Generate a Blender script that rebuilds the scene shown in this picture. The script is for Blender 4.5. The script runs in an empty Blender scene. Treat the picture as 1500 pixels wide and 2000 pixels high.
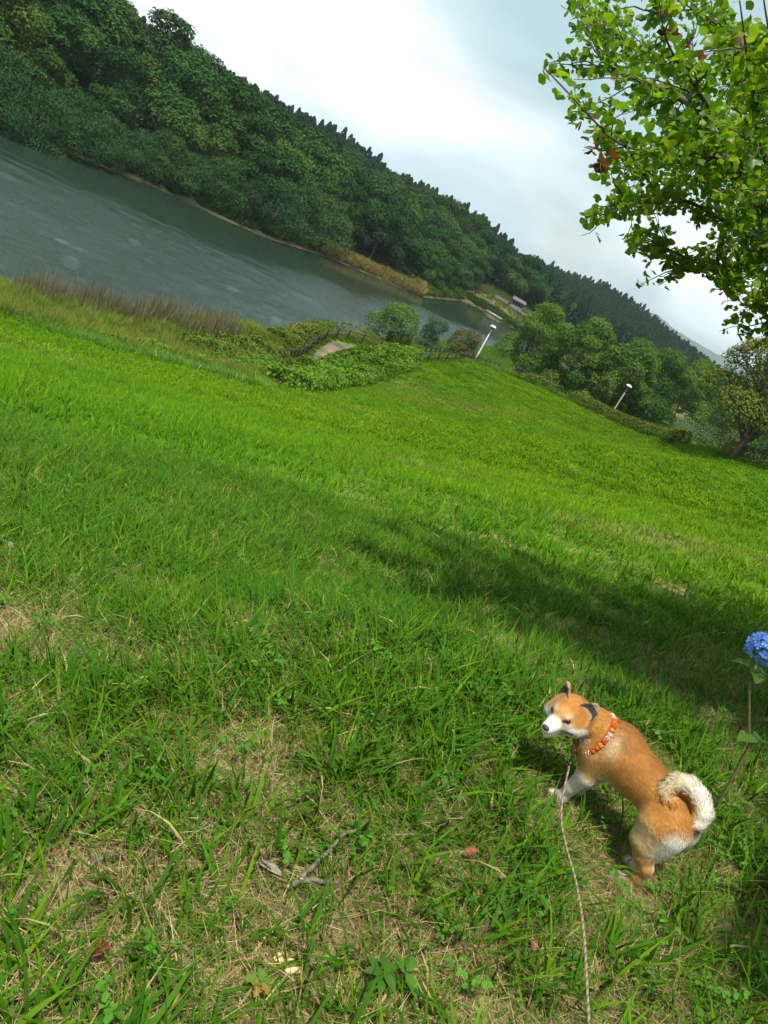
import bpy, math, random
import numpy as np
from math import radians, sin, cos, pi, hypot

# ------------------------------------------------------------------ camera, sky, sun, exposure
SC = bpy.context.scene
COL = SC.collection
F_PX, ROLL, PITCH = 1500.0, radians(29.0), radians(19.8)   # photograph: 1500 x 2000, phone held tilted
CAM_Z = 14.0                                               # height of the lens above the lake

cam_d = bpy.data.cameras.new('camera')
cam_d.sensor_fit = 'VERTICAL'
cam_d.sensor_height = 24.0
cam_d.lens = 24.0 * F_PX / 2000.0
cam_d.clip_start = 0.05
cam_d.clip_end = 30000
cam = bpy.data.objects.new('camera', cam_d)
COL.objects.link(cam)
from mathutils import Matrix, Vector
_fw = Vector((0, cos(PITCH), -sin(PITCH)))
_r0 = Vector((1, 0, 0))
_u0 = Vector((0, sin(PITCH), cos(PITCH)))
_r = _r0 * cos(ROLL) + _u0 * sin(ROLL)
_u = -_r0 * sin(ROLL) + _u0 * cos(ROLL)
_m = Matrix((_r, _u, -_fw)).transposed().to_4x4()
_m.translation = Vector((0, 0, CAM_Z))
cam.matrix_world = _m
SC.camera = cam

SUN_EL, SUN_AZ = radians(70), radians(192)     # azimuth clockwise from +Y (view direction)
sun_dir = Vector((cos(SUN_EL) * sin(SUN_AZ), cos(SUN_EL) * cos(SUN_AZ), sin(SUN_EL)))
sd = bpy.data.lights.new('sun', 'SUN')
sd.energy = 5.0
sd.angle = radians(0.7)
sd.color = (1.0, 0.955, 0.86)
sun = bpy.data.objects.new('sun', sd)
sun.rotation_euler = (-sun_dir).to_track_quat('-Z', 'Y').to_euler()
sun.location = (0, -5, 60)
COL.objects.link(sun)

world = bpy.data.worlds.new('World')
SC.world = world
world.use_nodes = True


def build_world():
    nt = world.node_tree
    nt.nodes.clear()
    N, L = nt.nodes.new, nt.links.new
    out = N('ShaderNodeOutputWorld')
    bg = N('ShaderNodeBackground')
    bg.inputs['Strength'].default_value = 0.075
    sky = N('ShaderNodeTexSky')
    sky.sky_type = 'NISHITA'
    sky.sun_disc = False
    sky.sun_elevation = SUN_EL
    sky.sun_rotation = SUN_AZ
    sky.air_density = 1.3
    sky.dust_density = 2.5
    tc = N('ShaderNodeTexCoord')
    sep = N('ShaderNodeSeparateXYZ')
    L(tc.outputs['Generated'], sep.inputs[0])
    # project the direction on a flat cloud deck
    zz = N('ShaderNodeMath'); zz.operation = 'MAXIMUM'; zz.inputs[1].default_value = 0.0
    L(sep.outputs['Z'], zz.inputs[0])
    za = N('ShaderNodeMath'); za.operation = 'ADD'; za.inputs[1].default_value = 0.42
    L(zz.outputs[0], za.inputs[0])
    dx = N('ShaderNodeMath'); dx.operation = 'DIVIDE'
    dy = N('ShaderNodeMath'); dy.operation = 'DIVIDE'
    L(sep.outputs['X'], dx.inputs[0]); L(za.outputs[0], dx.inputs[1])
    L(sep.outputs['Y'], dy.inputs[0]); L(za.outputs[0], dy.inputs[1])
    cmb = N('ShaderNodeCombineXYZ')
    L(dx.outputs[0], cmb.inputs[0]); L(dy.outputs[0], cmb.inputs[1])
    mp = N('ShaderNodeMapping')
    mp.inputs['Location'].default_value = CLOUD_OFF
    mp.inputs['Scale'].default_value = (1.6, 1.9, 1)
    L(cmb.outputs[0], mp.inputs['Vector'])
    n1 = N('ShaderNodeTexNoise'); n1.inputs['Scale'].default_value = 1.1
    n1.inputs['Detail'].default_value = 4; n1.inputs['Roughness'].default_value = 0.45
    n1.inputs['Distortion'].default_value = 0.25
    L(mp.outputs[0], n1.inputs['Vector'])
    n2 = N('ShaderNodeTexNoise'); n2.inputs['Scale'].default_value = 0.62
    n2.inputs['Detail'].default_value = 4; n2.inputs['Roughness'].default_value = 0.45
    L(mp.outputs[0], n2.inputs['Vector'])
    # cover: how much veil of cloud hides the blue
    r1 = N('ShaderNodeMapRange'); r1.inputs['From Min'].default_value = 0.30
    r1.inputs['From Max'].default_value = 0.56
    r1.inputs['To Min'].default_value = 0.55; r1.inputs['To Max'].default_value = 1.0
    r1.interpolation_type = 'SMOOTHSTEP'
    L(n1.outputs['Fac'], r1.inputs['Value'])
    # thickness: bright thin cloud against grey-blue thick cloud
    cr = N('ShaderNodeValToRGB')
    e = cr.color_ramp.elements
    e[0].position = 0.40; e[0].color = (5.9, 8.1, 8.7, 1)
    e[1].position = 0.62; e[1].color = (14.0, 14.3, 14.2, 1)
    m = cr.color_ramp.elements.new(0.50); m.color = (8.2, 10.3, 10.8, 1)
    L(n2.outputs['Fac'], cr.inputs['Fac'])
    mix = N('ShaderNodeMix'); mix.data_type = 'RGBA'
    L(r1.outputs[0], mix.inputs['Factor'])
    L(sky.outputs[0], mix.inputs['A'])
    L(cr.outputs[0], mix.inputs['B'])
    L(mix.outputs['Result'], bg.inputs['Color'])
    L(bg.outputs[0], out.inputs['Surface'])


CLOUD_OFF = (7.3, 8.8, 0.0)
build_world()
SC.view_settings.view_transform = 'Standard'
SC.view_settings.look = 'None'
SC.view_settings.exposure = 0.28
SC.view_settings.gamma = 1.0
SC.view_settings.use_curve_mapping = False
SC.cycles.max_bounces = 5
SC.cycles.transparent_max_bounces = 4
SC.cycles.volume_bounces = 0
SC.cycles.use_denoising = True
SC.cycles.use_adaptive_sampling = True
SC.cycles.adaptive_threshold = 0.02

# ------------------------------------------------------------------ helpers
rng = np.random.default_rng(7)
random.seed(7)


def ray(px, py):
    dx, dy = px - 750.0, py - 1000.0
    a = cos(ROLL) * dx + sin(ROLL) * dy
    up = sin(ROLL) * dx - cos(ROLL) * dy
    return np.array([a, F_PX * cos(PITCH) + up * sin(PITCH), up * cos(PITCH) - F_PX * sin(PITCH)])


def at(px, py, d):
    """surveyed point: bearing and elevation read off the photo, at a ground distance d"""
    r = ray(px, py)
    p = r * (d / hypot(r[0], r[1]))
    p[2] += CAM_Z
    return p


def on_z(px, py, z):
    r = ray(px, py)
    p = r * ((z - CAM_Z) / r[2])
    p[2] += CAM_Z
    return p


def project(P):
    P = np.asarray(P, float)
    x, y, z = P[..., 0], P[..., 1], P[..., 2] - CAM_Z
    f = y * cos(PITCH) - z * sin(PITCH)
    up = y * sin(PITCH) + z * cos(PITCH)
    f2 = np.where(f > 1e-3, f, 1e-3)
    a = F_PX * x / f2
    b = -F_PX * up / f2
    return 750 + cos(ROLL) * a - sin(ROLL) * b, 1000 + sin(ROLL) * a + cos(ROLL) * b, f


def in_view(P, margin=120):
    x, y, f = project(P)
    return (f > 0.05) & (x > -margin) & (x < 1500 + margin) & (y > -margin) & (y < 2000 + margin)


def hash2(ix, iy, seed):
    h = (ix.astype(np.int64) * 374761393 + iy.astype(np.int64) * 668265263 + seed * 1274126177) & 0xFFFFFFFF
    h = ((h ^ (h >> 13)) * 1274126177) & 0xFFFFFFFF
    return ((h ^ (h >> 16)) & 0xFFFFFF) / float(0xFFFFFF)


def vnoise(x, y, scale, seed=0):
    x = np.asarray(x, float) / scale
    y = np.asarray(y, float) / scale
    ix, iy = np.floor(x), np.floor(y)
    fx, fy = x - ix, y - iy
    fx = fx * fx * (3 - 2 * fx)
    fy = fy * fy * (3 - 2 * fy)
    a = hash2(ix, iy, seed); b = hash2(ix + 1, iy, seed)
    c = hash2(ix, iy + 1, seed); d = hash2(ix + 1, iy + 1, seed)
    return (a * (1 - fx) + b * fx) * (1 - fy) + (c * (1 - fx) + d * fx) * fy


def fbm(x, y, scale, seed=0, octs=4):
    t, amp, s = 0.0, 0.5, 0.0
    for k in range(octs):
        t = t + amp * vnoise(x, y, scale / 2 ** k, seed + 17 * k)
        s += amp
        amp *= 0.55
    return t / s


def smooth(a, b, x):
    t = np.clip((x - a) / (b - a), 0, 1)
    return t * t * (3 - 2 * t)


def mesh_data(name, V, faces, cols=None, mats=None, fmat=None, shade=True, normals=None):
    """V (n,3); faces: list of int arrays (m,k)"""
    me = bpy.data.meshes.new(name)
    V = np.asarray(V, np.float32)
    if not isinstance(faces, (list, tuple)):
        faces = [faces]
    faces = [np.asarray(f, np.int32) for f in faces if len(f)]
    nl = sum(f.size for f in faces)
    npoly = sum(len(f) for f in faces)
    me.vertices.add(len(V))
    me.vertices.foreach_set('co', V.ravel())
    me.loops.add(nl)
    me.polygons.add(npoly)
    li = np.concatenate([f.ravel() for f in faces])
    ls, o = [], 0
    for f in faces:
        ls.append(o + np.arange(len(f)) * f.shape[1])
        o += f.size
    me.loops.foreach_set('vertex_index', li)
    me.polygons.foreach_set('loop_start', np.concatenate(ls).astype(np.int32))
    if fmat is not None:
        me.polygons.foreach_set('material_index', np.asarray(fmat, np.int32))
    me.update(calc_edges=True)
    me.polygons.foreach_set('use_smooth', np.full(npoly, bool(shade)))
    if cols is not None:
        c = np.asarray(cols, np.float32)
        if c.shape[1] == 3:
            c = np.concatenate([c, np.ones((len(c), 1), np.float32)], 1)
        at_ = me.color_attributes.new('col', 'FLOAT_COLOR', 'POINT')
        at_.data.foreach_set('color', c.ravel())
    for m in (mats or []):
        me.materials.append(m)
    if normals is not None:
        n = np.asarray(normals, np.float32)
        me.normals_split_custom_set_from_vertices(n.tolist())
    me.validate(clean_customdata=False)
    return me


def add(name, me, parent=None, loc=None, label=None, cat=None, group=None, kind=None):
    o = bpy.data.objects.new(name, me)
    COL.objects.link(o)
    if parent is not None:
        o.parent = parent
    if loc is not None:
        o.location = loc
    tag(o, label, cat, group, kind)
    return o


def tag(o, label=None, cat=None, group=None, kind=None):
    for k, v in (('label', label), ('category', cat), ('group', group), ('kind', kind)):
        if v:
            o[k] = v
    return o


class MB:
    """collects simple shapes into one mesh"""

    def __init__(s):
        s.V, s.F, s.C, s.n = [], {3: [], 4: []}, [], 0

    def put(s, V, faces, col=(1, 1, 1)):
        V = np.asarray(V, float)
        for f in faces:
            f = np.asarray(f, int)
            if len(f):
                s.F[f.shape[1]].append(f + s.n)
        s.V.append(V)
        c = np.asarray(col, float)
        s.C.append(np.tile(c, (len(V), 1)) if c.ndim == 1 else c)
        s.n += len(V)

    def tube(s, pts, rad, n=8, col=(1, 1, 1), cap=True):
        pts = np.asarray(pts, float)
        m = len(pts)
        rad = np.broadcast_to(np.asarray(rad, float), (m,))
        T = np.gradient(pts, axis=0)
        T /= np.linalg.norm(T, axis=1)[:, None] + 1e-12
        ref = np.array([0, 0, 1.0]) if abs(T[0][2]) < 0.9 else np.array([1.0, 0, 0])
        A = np.zeros_like(T)
        a = ref - T[0] * (ref @ T[0])
        a /= np.linalg.norm(a)
        for i in range(m):
            a = a - T[i] * (a @ T[i])
            a /= np.linalg.norm(a) + 1e-12
            A[i] = a
        B = np.cross(T, A)
        th = np.arange(n) * 2 * pi / n
        ring = (A[:, None, :] * np.cos(th)[None, :, None] + B[:, None, :] * np.sin(th)[None, :, None]) * rad[:, None, None]
        V = (pts[:, None, :] + ring).reshape(-1, 3)
        i = np.arange(m - 1)[:, None] * n
        j = np.arange(n)[None, :]
        k = (j + 1) % n
        q = np.stack([i + j, i + k, i + k + n, i + j + n], -1).reshape(-1, 4)
        f = [q]
        if cap:
            V = np.concatenate([V, pts[:1], pts[-1:]])
            c0, c1 = m * n, m * n + 1
            jj = np.arange(n)
            f.append(np.stack([(jj + 1) % n, jj, np.full(n, c0)], -1))
            f.append(np.stack([(m - 1) * n + jj, (m - 1) * n + (jj + 1) % n, np.full(n, c1)], -1))
        s.put(V, f, col)

    def box(s, c, size, rz=0.0, col=(1, 1, 1), bevel=0.0, rx=0.0):
        hx, hy, hz = [v / 2 for v in size]
        if bevel > 0:
            b = bevel
            V = []
            for sx in (-1, 1):
                for sy in (-1, 1):
                    for sz in (-1, 1):
                        V += [(sx * (hx - b), sy * (hy - b), sz * hz), (sx * (hx - b), sy * hy, sz * (hz - b)), (sx * hx, sy * (hy - b), sz * (hz - b))]
            V = np.array(V)
            idx = lambda sx, sy, sz, k: ((sx > 0) * 4 + (sy > 0) * 2 + (sz > 0)) * 3 + k
            q, t = [], []
            for z in (-1, 1):
                q.append([idx(-1, -1, z, 0), idx(1, -1, z, 0), idx(1, 1, z, 0), idx(-1, 1, z, 0)][::z])
            for y in (-1, 1):
                q.append([idx(-1, y, -1, 1), idx(-1, y, 1, 1), idx(1, y, 1, 1), idx(1, y, -1, 1)][::y])
            for x in (-1, 1):
                q.append([idx(x, -1, -1, 2), idx(x, 1, -1, 2), idx(x, 1, 1, 2), idx(x, -1, 1, 2)][::x])
            for sy in (-1, 1):
                for sz in (-1, 1):
                    q.append([idx(-1, sy, sz, 0), idx(1, sy, sz, 0), idx(1, sy, sz, 1), idx(-1, sy, sz, 1)])
            for sx in (-1, 1):
                for sz in (-1, 1):
                    q.append([idx(sx, -1, sz, 0), idx(sx, 1, sz, 0), idx(sx, 1, sz, 2), idx(sx, -1, sz, 2)])
            for sx in (-1, 1):
                for sy in (-1, 1):
                    q.append([idx(sx, sy, -1, 1), idx(sx, sy, 1, 1), idx(sx, sy, 1, 2), idx(sx, sy, -1, 2)])
                    for sz in (-1, 1):
                        t.append([idx(sx, sy, sz, 0), idx(sx, sy, sz, 1), idx(sx, sy, sz, 2)])
            fs = [np.array(q), np.array(t)]
        else:
            V = np.array([(x, y, z) for x in (-hx, hx) for y in (-hy, hy) for z in (-hz, hz)])
            fs = [np.array([[0, 1, 3, 2], [4, 6, 7, 5], [0, 4, 5, 1], [2, 3, 7, 6], [0, 2, 6, 4], [1, 5, 7, 3]])]
        if rx:
            c_, s_ = cos(rx), sin(rx)
            V = V @ np.array([[1, 0, 0], [0, c_, s_], [0, -s_, c_]])
        c_, s_ = cos(rz), sin(rz)
        V = V @ np.array([[c_, s_, 0], [-s_, c_, 0], [0, 0, 1]])
        s.put(V + np.asarray(c, float), fs, col)

    def mesh(s, name, mats, shade=True, normals=None):
        V = np.concatenate(s.V)
        fs = [np.concatenate(v) for v in s.F.values() if v]
        return mesh_data(name, V, fs, np.concatenate(s.C), mats, None, shade, normals)


# ------------------------------------------------------------------ materials
def new_mat(name):
    m = bpy.data.materials.new(name)
    m.use_nodes = True
    nt = m.node_tree
    nt.nodes.clear()
    return m, nt, nt.nodes.new, nt.links.new


def leaf_mat(name, tint=(1, 1, 1), trans=0.35, rough=0.55, inst=False, noise=0.0, nscale=0.4, hue2=None, spec=0.3):
    """foliage: colour from the mesh attribute, light passes through the blades"""
    m, nt, N, L = new_mat(name)
    out = N('ShaderNodeOutputMaterial')
    a = N('ShaderNodeAttribute'); a.attribute_name = 'col'
    mul = N('ShaderNodeMix'); mul.data_type = 'RGBA'; mul.blend_type = 'MULTIPLY'
    mul.inputs['Factor'].default_value = 1
    mul.inputs['B'].default_value = (*tint, 1)
    L(a.outputs['Color'], mul.inputs['A'])
    c = mul.outputs['Result']
    if inst:
        ia = N('ShaderNodeAttribute'); ia.attribute_type = 'GEOMETRY' if inst == 'real' else 'INSTANCER'; ia.attribute_name = 'tint'
        m2 = N('ShaderNodeMix'); m2.data_type = 'RGBA'; m2.blend_type = 'MULTIPLY'
        m2.inputs['Factor'].default_value = 1
        L(c, m2.inputs['A']); L(ia.outputs['Color'], m2.inputs['B'])
        c = m2.outputs['Result']
    else:
        oi = N('ShaderNodeObjectInfo')
        mr = N('ShaderNodeValToRGB')
        mr.color_ramp.elements[0].color = (0.62, 0.74, 0.85, 1); mr.color_ramp.elements[1].color = (1.45, 1.2, 0.85, 1)
        mr.color_ramp.elements.new(0.35).color = (0.8, 0.95, 0.8, 1); mr.color_ramp.elements.new(0.7).color = (1.05, 1.05, 1.1, 1)
        L(oi.outputs['Random'], mr.inputs['Fac'])
        m2 = N('ShaderNodeMix'); m2.data_type = 'RGBA'; m2.blend_type = 'MULTIPLY'
        m2.inputs['Factor'].default_value = noise
        L(c, m2.inputs['A']); L(mr.outputs[0], m2.inputs['B'])
        c = m2.outputs['Result']
    p = N('ShaderNodeBsdfPrincipled')
    p.inputs['Roughness'].default_value = rough
    p.inputs['Specular IOR Level'].default_value = spec
    L(c, p.inputs['Base Color'])
    t = N('ShaderNodeBsdfTranslucent')
    g = N('ShaderNodeMix'); g.data_type = 'RGBA'; g.blend_type = 'MULTIPLY'
    g.inputs['Factor'].default_value = 1; g.inputs['B'].default_value = (1.15, 1.2, 0.5, 1)
    L(c, g.inputs['A'])
    L(g.outputs['Result'], t.inputs['Color'])
    ms = N('ShaderNodeMixShader'); ms.inputs[0].default_value = trans
    L(p.outputs[0], ms.inputs[1]); L(t.outputs[0], ms.inputs[2])
    L(ms.outputs[0], out.inputs['Surface'])
    return m


def noise_mat(name, c1, c2, scale=8, rough=0.8, bump=0.3, detail=5, attr=False, metal=0.0, spec=0.3, stretch=None):
    m, nt, N, L = new_mat(name)
    out = N('ShaderNodeOutputMaterial')
    p = N('ShaderNodeBsdfPrincipled')
    tc = N('ShaderNodeTexCoord')
    vec = tc.outputs['Object']
    if stretch:
        mp = N('ShaderNodeMapping'); mp.inputs['Scale'].default_value = stretch
        L(vec, mp.inputs['Vector']); vec = mp.outputs[0]
    n = N('ShaderNodeTexNoise'); n.inputs['Scale'].default_value = scale; n.inputs['Detail'].default_value = detail
    L(vec, n.inputs['Vector'])
    r = N('ShaderNodeValToRGB')
    r.color_ramp.elements[0].position = 0.32; r.color_ramp.elements[0].color = (*c1, 1)
    r.color_ramp.elements[1].position = 0.68; r.color_ramp.elements[1].color = (*c2, 1)
    L(n.outputs['Fac'], r.inputs['Fac'])
    c = r.outputs['Color']
    if attr:
        a = N('ShaderNodeAttribute'); a.attribute_name = 'col'
        m2 = N('ShaderNodeMix'); m2.data_type = 'RGBA'; m2.blend_type = 'MULTIPLY'; m2.inputs['Factor'].default_value = 1
        L(c, m2.inputs['A']); L(a.outputs['Color'], m2.inputs['B']); c = m2.outputs['Result']
    L(c, p.inputs['Base Color'])
    p.inputs['Roughness'].default_value = rough
    p.inputs['Metallic'].default_value = metal
    p.inputs['Specular IOR Level'].default_value = spec
    if bump:
        b = N('ShaderNodeBump'); b.inputs['Strength'].default_value = bump; b.inputs['Distance'].default_value = 0.02
        L(n.outputs['Fac'], b.inputs['Height']); L(b.outputs[0], p.inputs['Normal'])
    L(p.outputs[0], out.inputs['Surface'])
    return m


def leaf_cards(P, Nn, size, aspect=0.6, r=rng, fold=0.0):
    """one pointed leaf (4 points, folded) for every position"""
    n = len(P)
    rv = r.normal(size=(n, 3))
    T = np.cross(Nn, rv)
    T /= np.linalg.norm(T, axis=1)[:, None] + 1e-9
    B = np.cross(Nn, T)
    s = np.broadcast_to(np.asarray(size, float), (n,))[:, None]
    up = Nn * s * fold
    V = np.stack([P - T * s * 0.5, P + B * s * aspect * 0.5 + up, P + T * s * 0.5, P - B * s * aspect * 0.5 + up], 1).reshape(-1, 3)
    Fq = np.arange(4 * n).reshape(n, 4)
    return V, Fq
# ------------------------------------------------------------------ the land
def tps_fit(P, z):
    P = np.asarray(P, float); n = len(P)
    r = np.linalg.norm(P[:, None] - P[None], axis=2)
    K = np.where(r > 0, r ** 2 * np.log(r + 1e-12), 0) + np.eye(n) * 0.3
    Q = np.concatenate([np.ones((n, 1)), P], 1)
    A = np.block([[K, Q], [Q.T, np.zeros((3, 3))]])
    return P, np.linalg.solve(A, np.concatenate([z, np.zeros(3)]))


def tps_eval(fit, x, y):
    P, w = fit
    x = np.asarray(x, float); y = np.asarray(y, float)
    out = w[-3] + w[-2] * x + w[-1] * y
    for i in range(len(P)):
        r2 = (x - P[i, 0]) ** 2 + (y - P[i, 1]) ** 2
        out = out + w[i] * 0.5 * r2 * np.log(r2 + 1e-12)
    return out


def _near_controls():
    pts = []
    g = lambda x, y: CAM_Z - 1.30 - 0.30 * (-0.766 * x + 0.643 * y)     # the slope round the photographer
    for x, y in ((0, 0), (1.2, 2.2), (-1.5, 2.5), (0, 5), (3, 5), (-3, -2), (3, -2), (-8, -6), (0, -12), (10, -8), (-6, 6), (-14, 2)):
        pts.append((x, y, g(x, y)))
    for px, py, d in ((1500, 1110, 13), (1500, 1000, 27), (1500, 950, 40), (1250, 1000, 19), (1000, 900, 26), (750, 900, 17), (300, 800, 14), (250, 695, 33), (500, 742, 40), (0, 628, 31),
                      (750, 785, 48), (900, 790, 52), (1000, 800, 56), (1200, 870, 56), (820, 705, 72), (920, 709, 82), (1010, 735, 80), (1100, 778, 78), (1200, 822, 75), (1330, 868, 69),
                      (1430, 888, 64), (1500, 908, 60), (600, 720, 58), (640, 690, 64)):
        pts.append(tuple(at(px, py, d)))
    # bank foot and the flat ground behind the hedge
    for x, y, z in ((-20, 36, 1.6), (-16, 47, 1.6), (-13.5, 56, 1.5), (-12, 66, 1.7), (-8, 80, 1.7), (-2, 100, 1.6), (6, 120, 1.4), (12, 90, 3.2), (20, 84, 4.6), (28, 78, 6.6), (18, 110, 2.0), (30, 105, 3.5),
                    (45, 70, 9), (45, 110, 4), (60, 40, 12.5), (40, 20, 13.0), (20, 140, 1.2), (70, 120, 5), (90, 60, 13), (-45, 10, 3), (-40, -10, 6)):
        pts.append((x, y, z))
    return pts


_nc = np.array(_near_controls())
NEAR_FIT = tps_fit(_nc[:, :2], _nc[:, 2])

FAR_SHORE_PX = [(-260, 120), (-100, 195), (0, 240), (150, 305), (250, 345), (350, 385), (430, 425), (530, 468), (640, 502), (700, 527), (780, 561), (825, 581), (870, 585), (912, 589), (955, 612), (1000, 640)]
FAR_SHORE = [tuple(on_z(x, y, 0.0)[:2]) for x, y in FAR_SHORE_PX] + [(20, 222), (45, 214), (75, 200)]
NEAR_SHORE = [(70, 165), (40, 158), (18, 152), (4, 144), (-3, 124), (-7, 108), (-10, 92), (-13.5, 79), (-15.5, 70), (-17, 61), (-18.6, 54), (-22, 45), (-25, 39), (-29, 33), (-37, 22), (-60, 5), (-95, -20)]
FAR_SHORE = [(-130, 40), (-95, 70)] + FAR_SHORE
LAKE = np.array(FAR_SHORE + NEAR_SHORE)
_nf = len(FAR_SHORE)


def seg_dist(x, y, poly, closed=False):
    best = np.full(np.shape(x), 1e18)
    m = len(poly) if closed else len(poly) - 1
    for i in range(m):
        ax, ay = poly[i]; bx, by = poly[(i + 1) % len(poly)]
        dx, dy = bx - ax, by - ay
        t = np.clip(((x - ax) * dx + (y - ay) * dy) / (dx * dx + dy * dy), 0, 1)
        best = np.minimum(best, (x - ax - t * dx) ** 2 + (y - ay - t * dy) ** 2)
    return np.sqrt(best)


def inside(x, y, poly):
    c = np.zeros(np.shape(x), bool)
    n = len(poly)
    for i in range(n):
        ax, ay = poly[i]; bx, by = poly[(i + 1) % n]
        k = (ay > y) != (by > y)
        t = (y - ay) / (by - ay if by != ay else 1e-9)
        c ^= k & (x < ax + t * (bx - ax))
    return c


# ground heights of the far side: skyline bearings at surveyed distances, minus the tree height
def _far_controls():
    pts = []
    for px, py, d, h in ((-200, -60, 130, 12), (100, 0, 135, 12), (250, 0, 165, 12.5), (390, 80, 175, 12), (470, 165, 190, 12), (560, 225, 205, 12), (640, 300, 215, 12), (750, 372, 225, 12), (830, 425, 235, 12),
                         (480, 160, 420, 13), (560, 205, 390, 13), (650, 237, 380, 13), (745, 308, 370, 13), (860, 372, 380, 13), (1000, 452, 390, 13),
                         (1000, 500, 520, 12), (1100, 528, 540, 12), (1190, 555, 560, 12), (1260, 605, 580, 11), (1330, 662, 600, 10), (1410, 724, 610, 9),
                         (960, 520, 300, 3), (1040, 600, 330, 8), (1120, 640, 360, 8), (1250, 700, 400, 7)):
        p = at(px, py, d); p[2] = max(p[2] - h, 0.8)
        pts.append(p)
    for i in range(0, len(FAR_SHORE), 2):
        pts.append(np.array([FAR_SHORE[i][0], FAR_SHORE[i][1], 0.7]))
    for px, py, d in ((985, 592, 243), (940, 570, 240), (1015, 612, 243)):
        pts.append(at(px, py, d))
    for p in ((-250, 150, 9), (-180, 330, 13), (-60, 700, 8), (200, 700, 6), (330, 520, 6), (200, 330, 4), (150, 240, 3), (420, 300, 5), (90, 230, 2.5)):
        pts.append(np.array(p, float))
    return np.array(pts)


_fc = _far_controls()
FAR_FIT = tps_fit(_fc[:, :2], _fc[:, 2])


def ground_z(x, y):
    x = np.asarray(x, float); y = np.asarray(y, float)
    dn = seg_dist(x, y, NEAR_SHORE)
    df = seg_dist(x, y, FAR_SHORE)
    ins = inside(x, y, LAKE)
    zn = tps_eval(NEAR_FIT, x, y)
    rr = np.hypot(x, y)
    far_n = smooth(100, 170, rr)
    zn = zn * (1 - far_n) + (3.0 + 10 * smooth(60, -60, y)) * far_n
    zn = np.maximum(zn, 0.35) * smooth(-0.5, 5.0, dn) + 0.12 * dn * (1 - smooth(-0.5, 5.0, dn))
    zf = tps_eval(FAR_FIT, x, y)
    w2 = smooth(560, 800, rr)
    zf = np.clip(zf, 0.4, 40) * (1 - w2) + 4.0 * w2
    zf = zf * smooth(0, 12, df) + 0.25 * np.minimum(df, 4) * (1 - smooth(0, 12, df))
    t = smooth(-25, 25, dn - df)
    z = zn * (1 - t) + zf * t
    bed = -np.minimum(0.25 * np.minimum(dn, df), 3.0) - 0.02
    z = np.where(ins, bed, z)
    # a level spot where the dog stands
    wd = 1 - smooth(0.45, 2.3, np.hypot(x - 1.1, y - 2.2))
    z = z * (1 - wd) + (CAM_Z - 1.45) * wd
    # small unevenness of the turf
    z = z + np.where(ins, 0, (fbm(x, y, 1.4, 5, 2) - 0.5) * 0.05 * smooth(0.4, 4, np.minimum(dn, df)) * (1 - wd))
    return z


def drape(px, py, d0=2.0, d1=700.0):
    """where the line of sight through a bearing meets the ground"""
    r = ray(px, py); r = r / hypot(r[0], r[1])
    d = np.geomspace(d0, d1, 1200)
    P = r[None] * d[:, None]
    gz = ground_z(P[:, 0], P[:, 1])
    below = (P[:, 2] + CAM_Z) < gz
    i = int(np.argmax(below)) if below.any() else len(d) - 1
    p = P[i].copy(); p[2] = gz[i]
    return p


LAWN_EDGE = None


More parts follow.
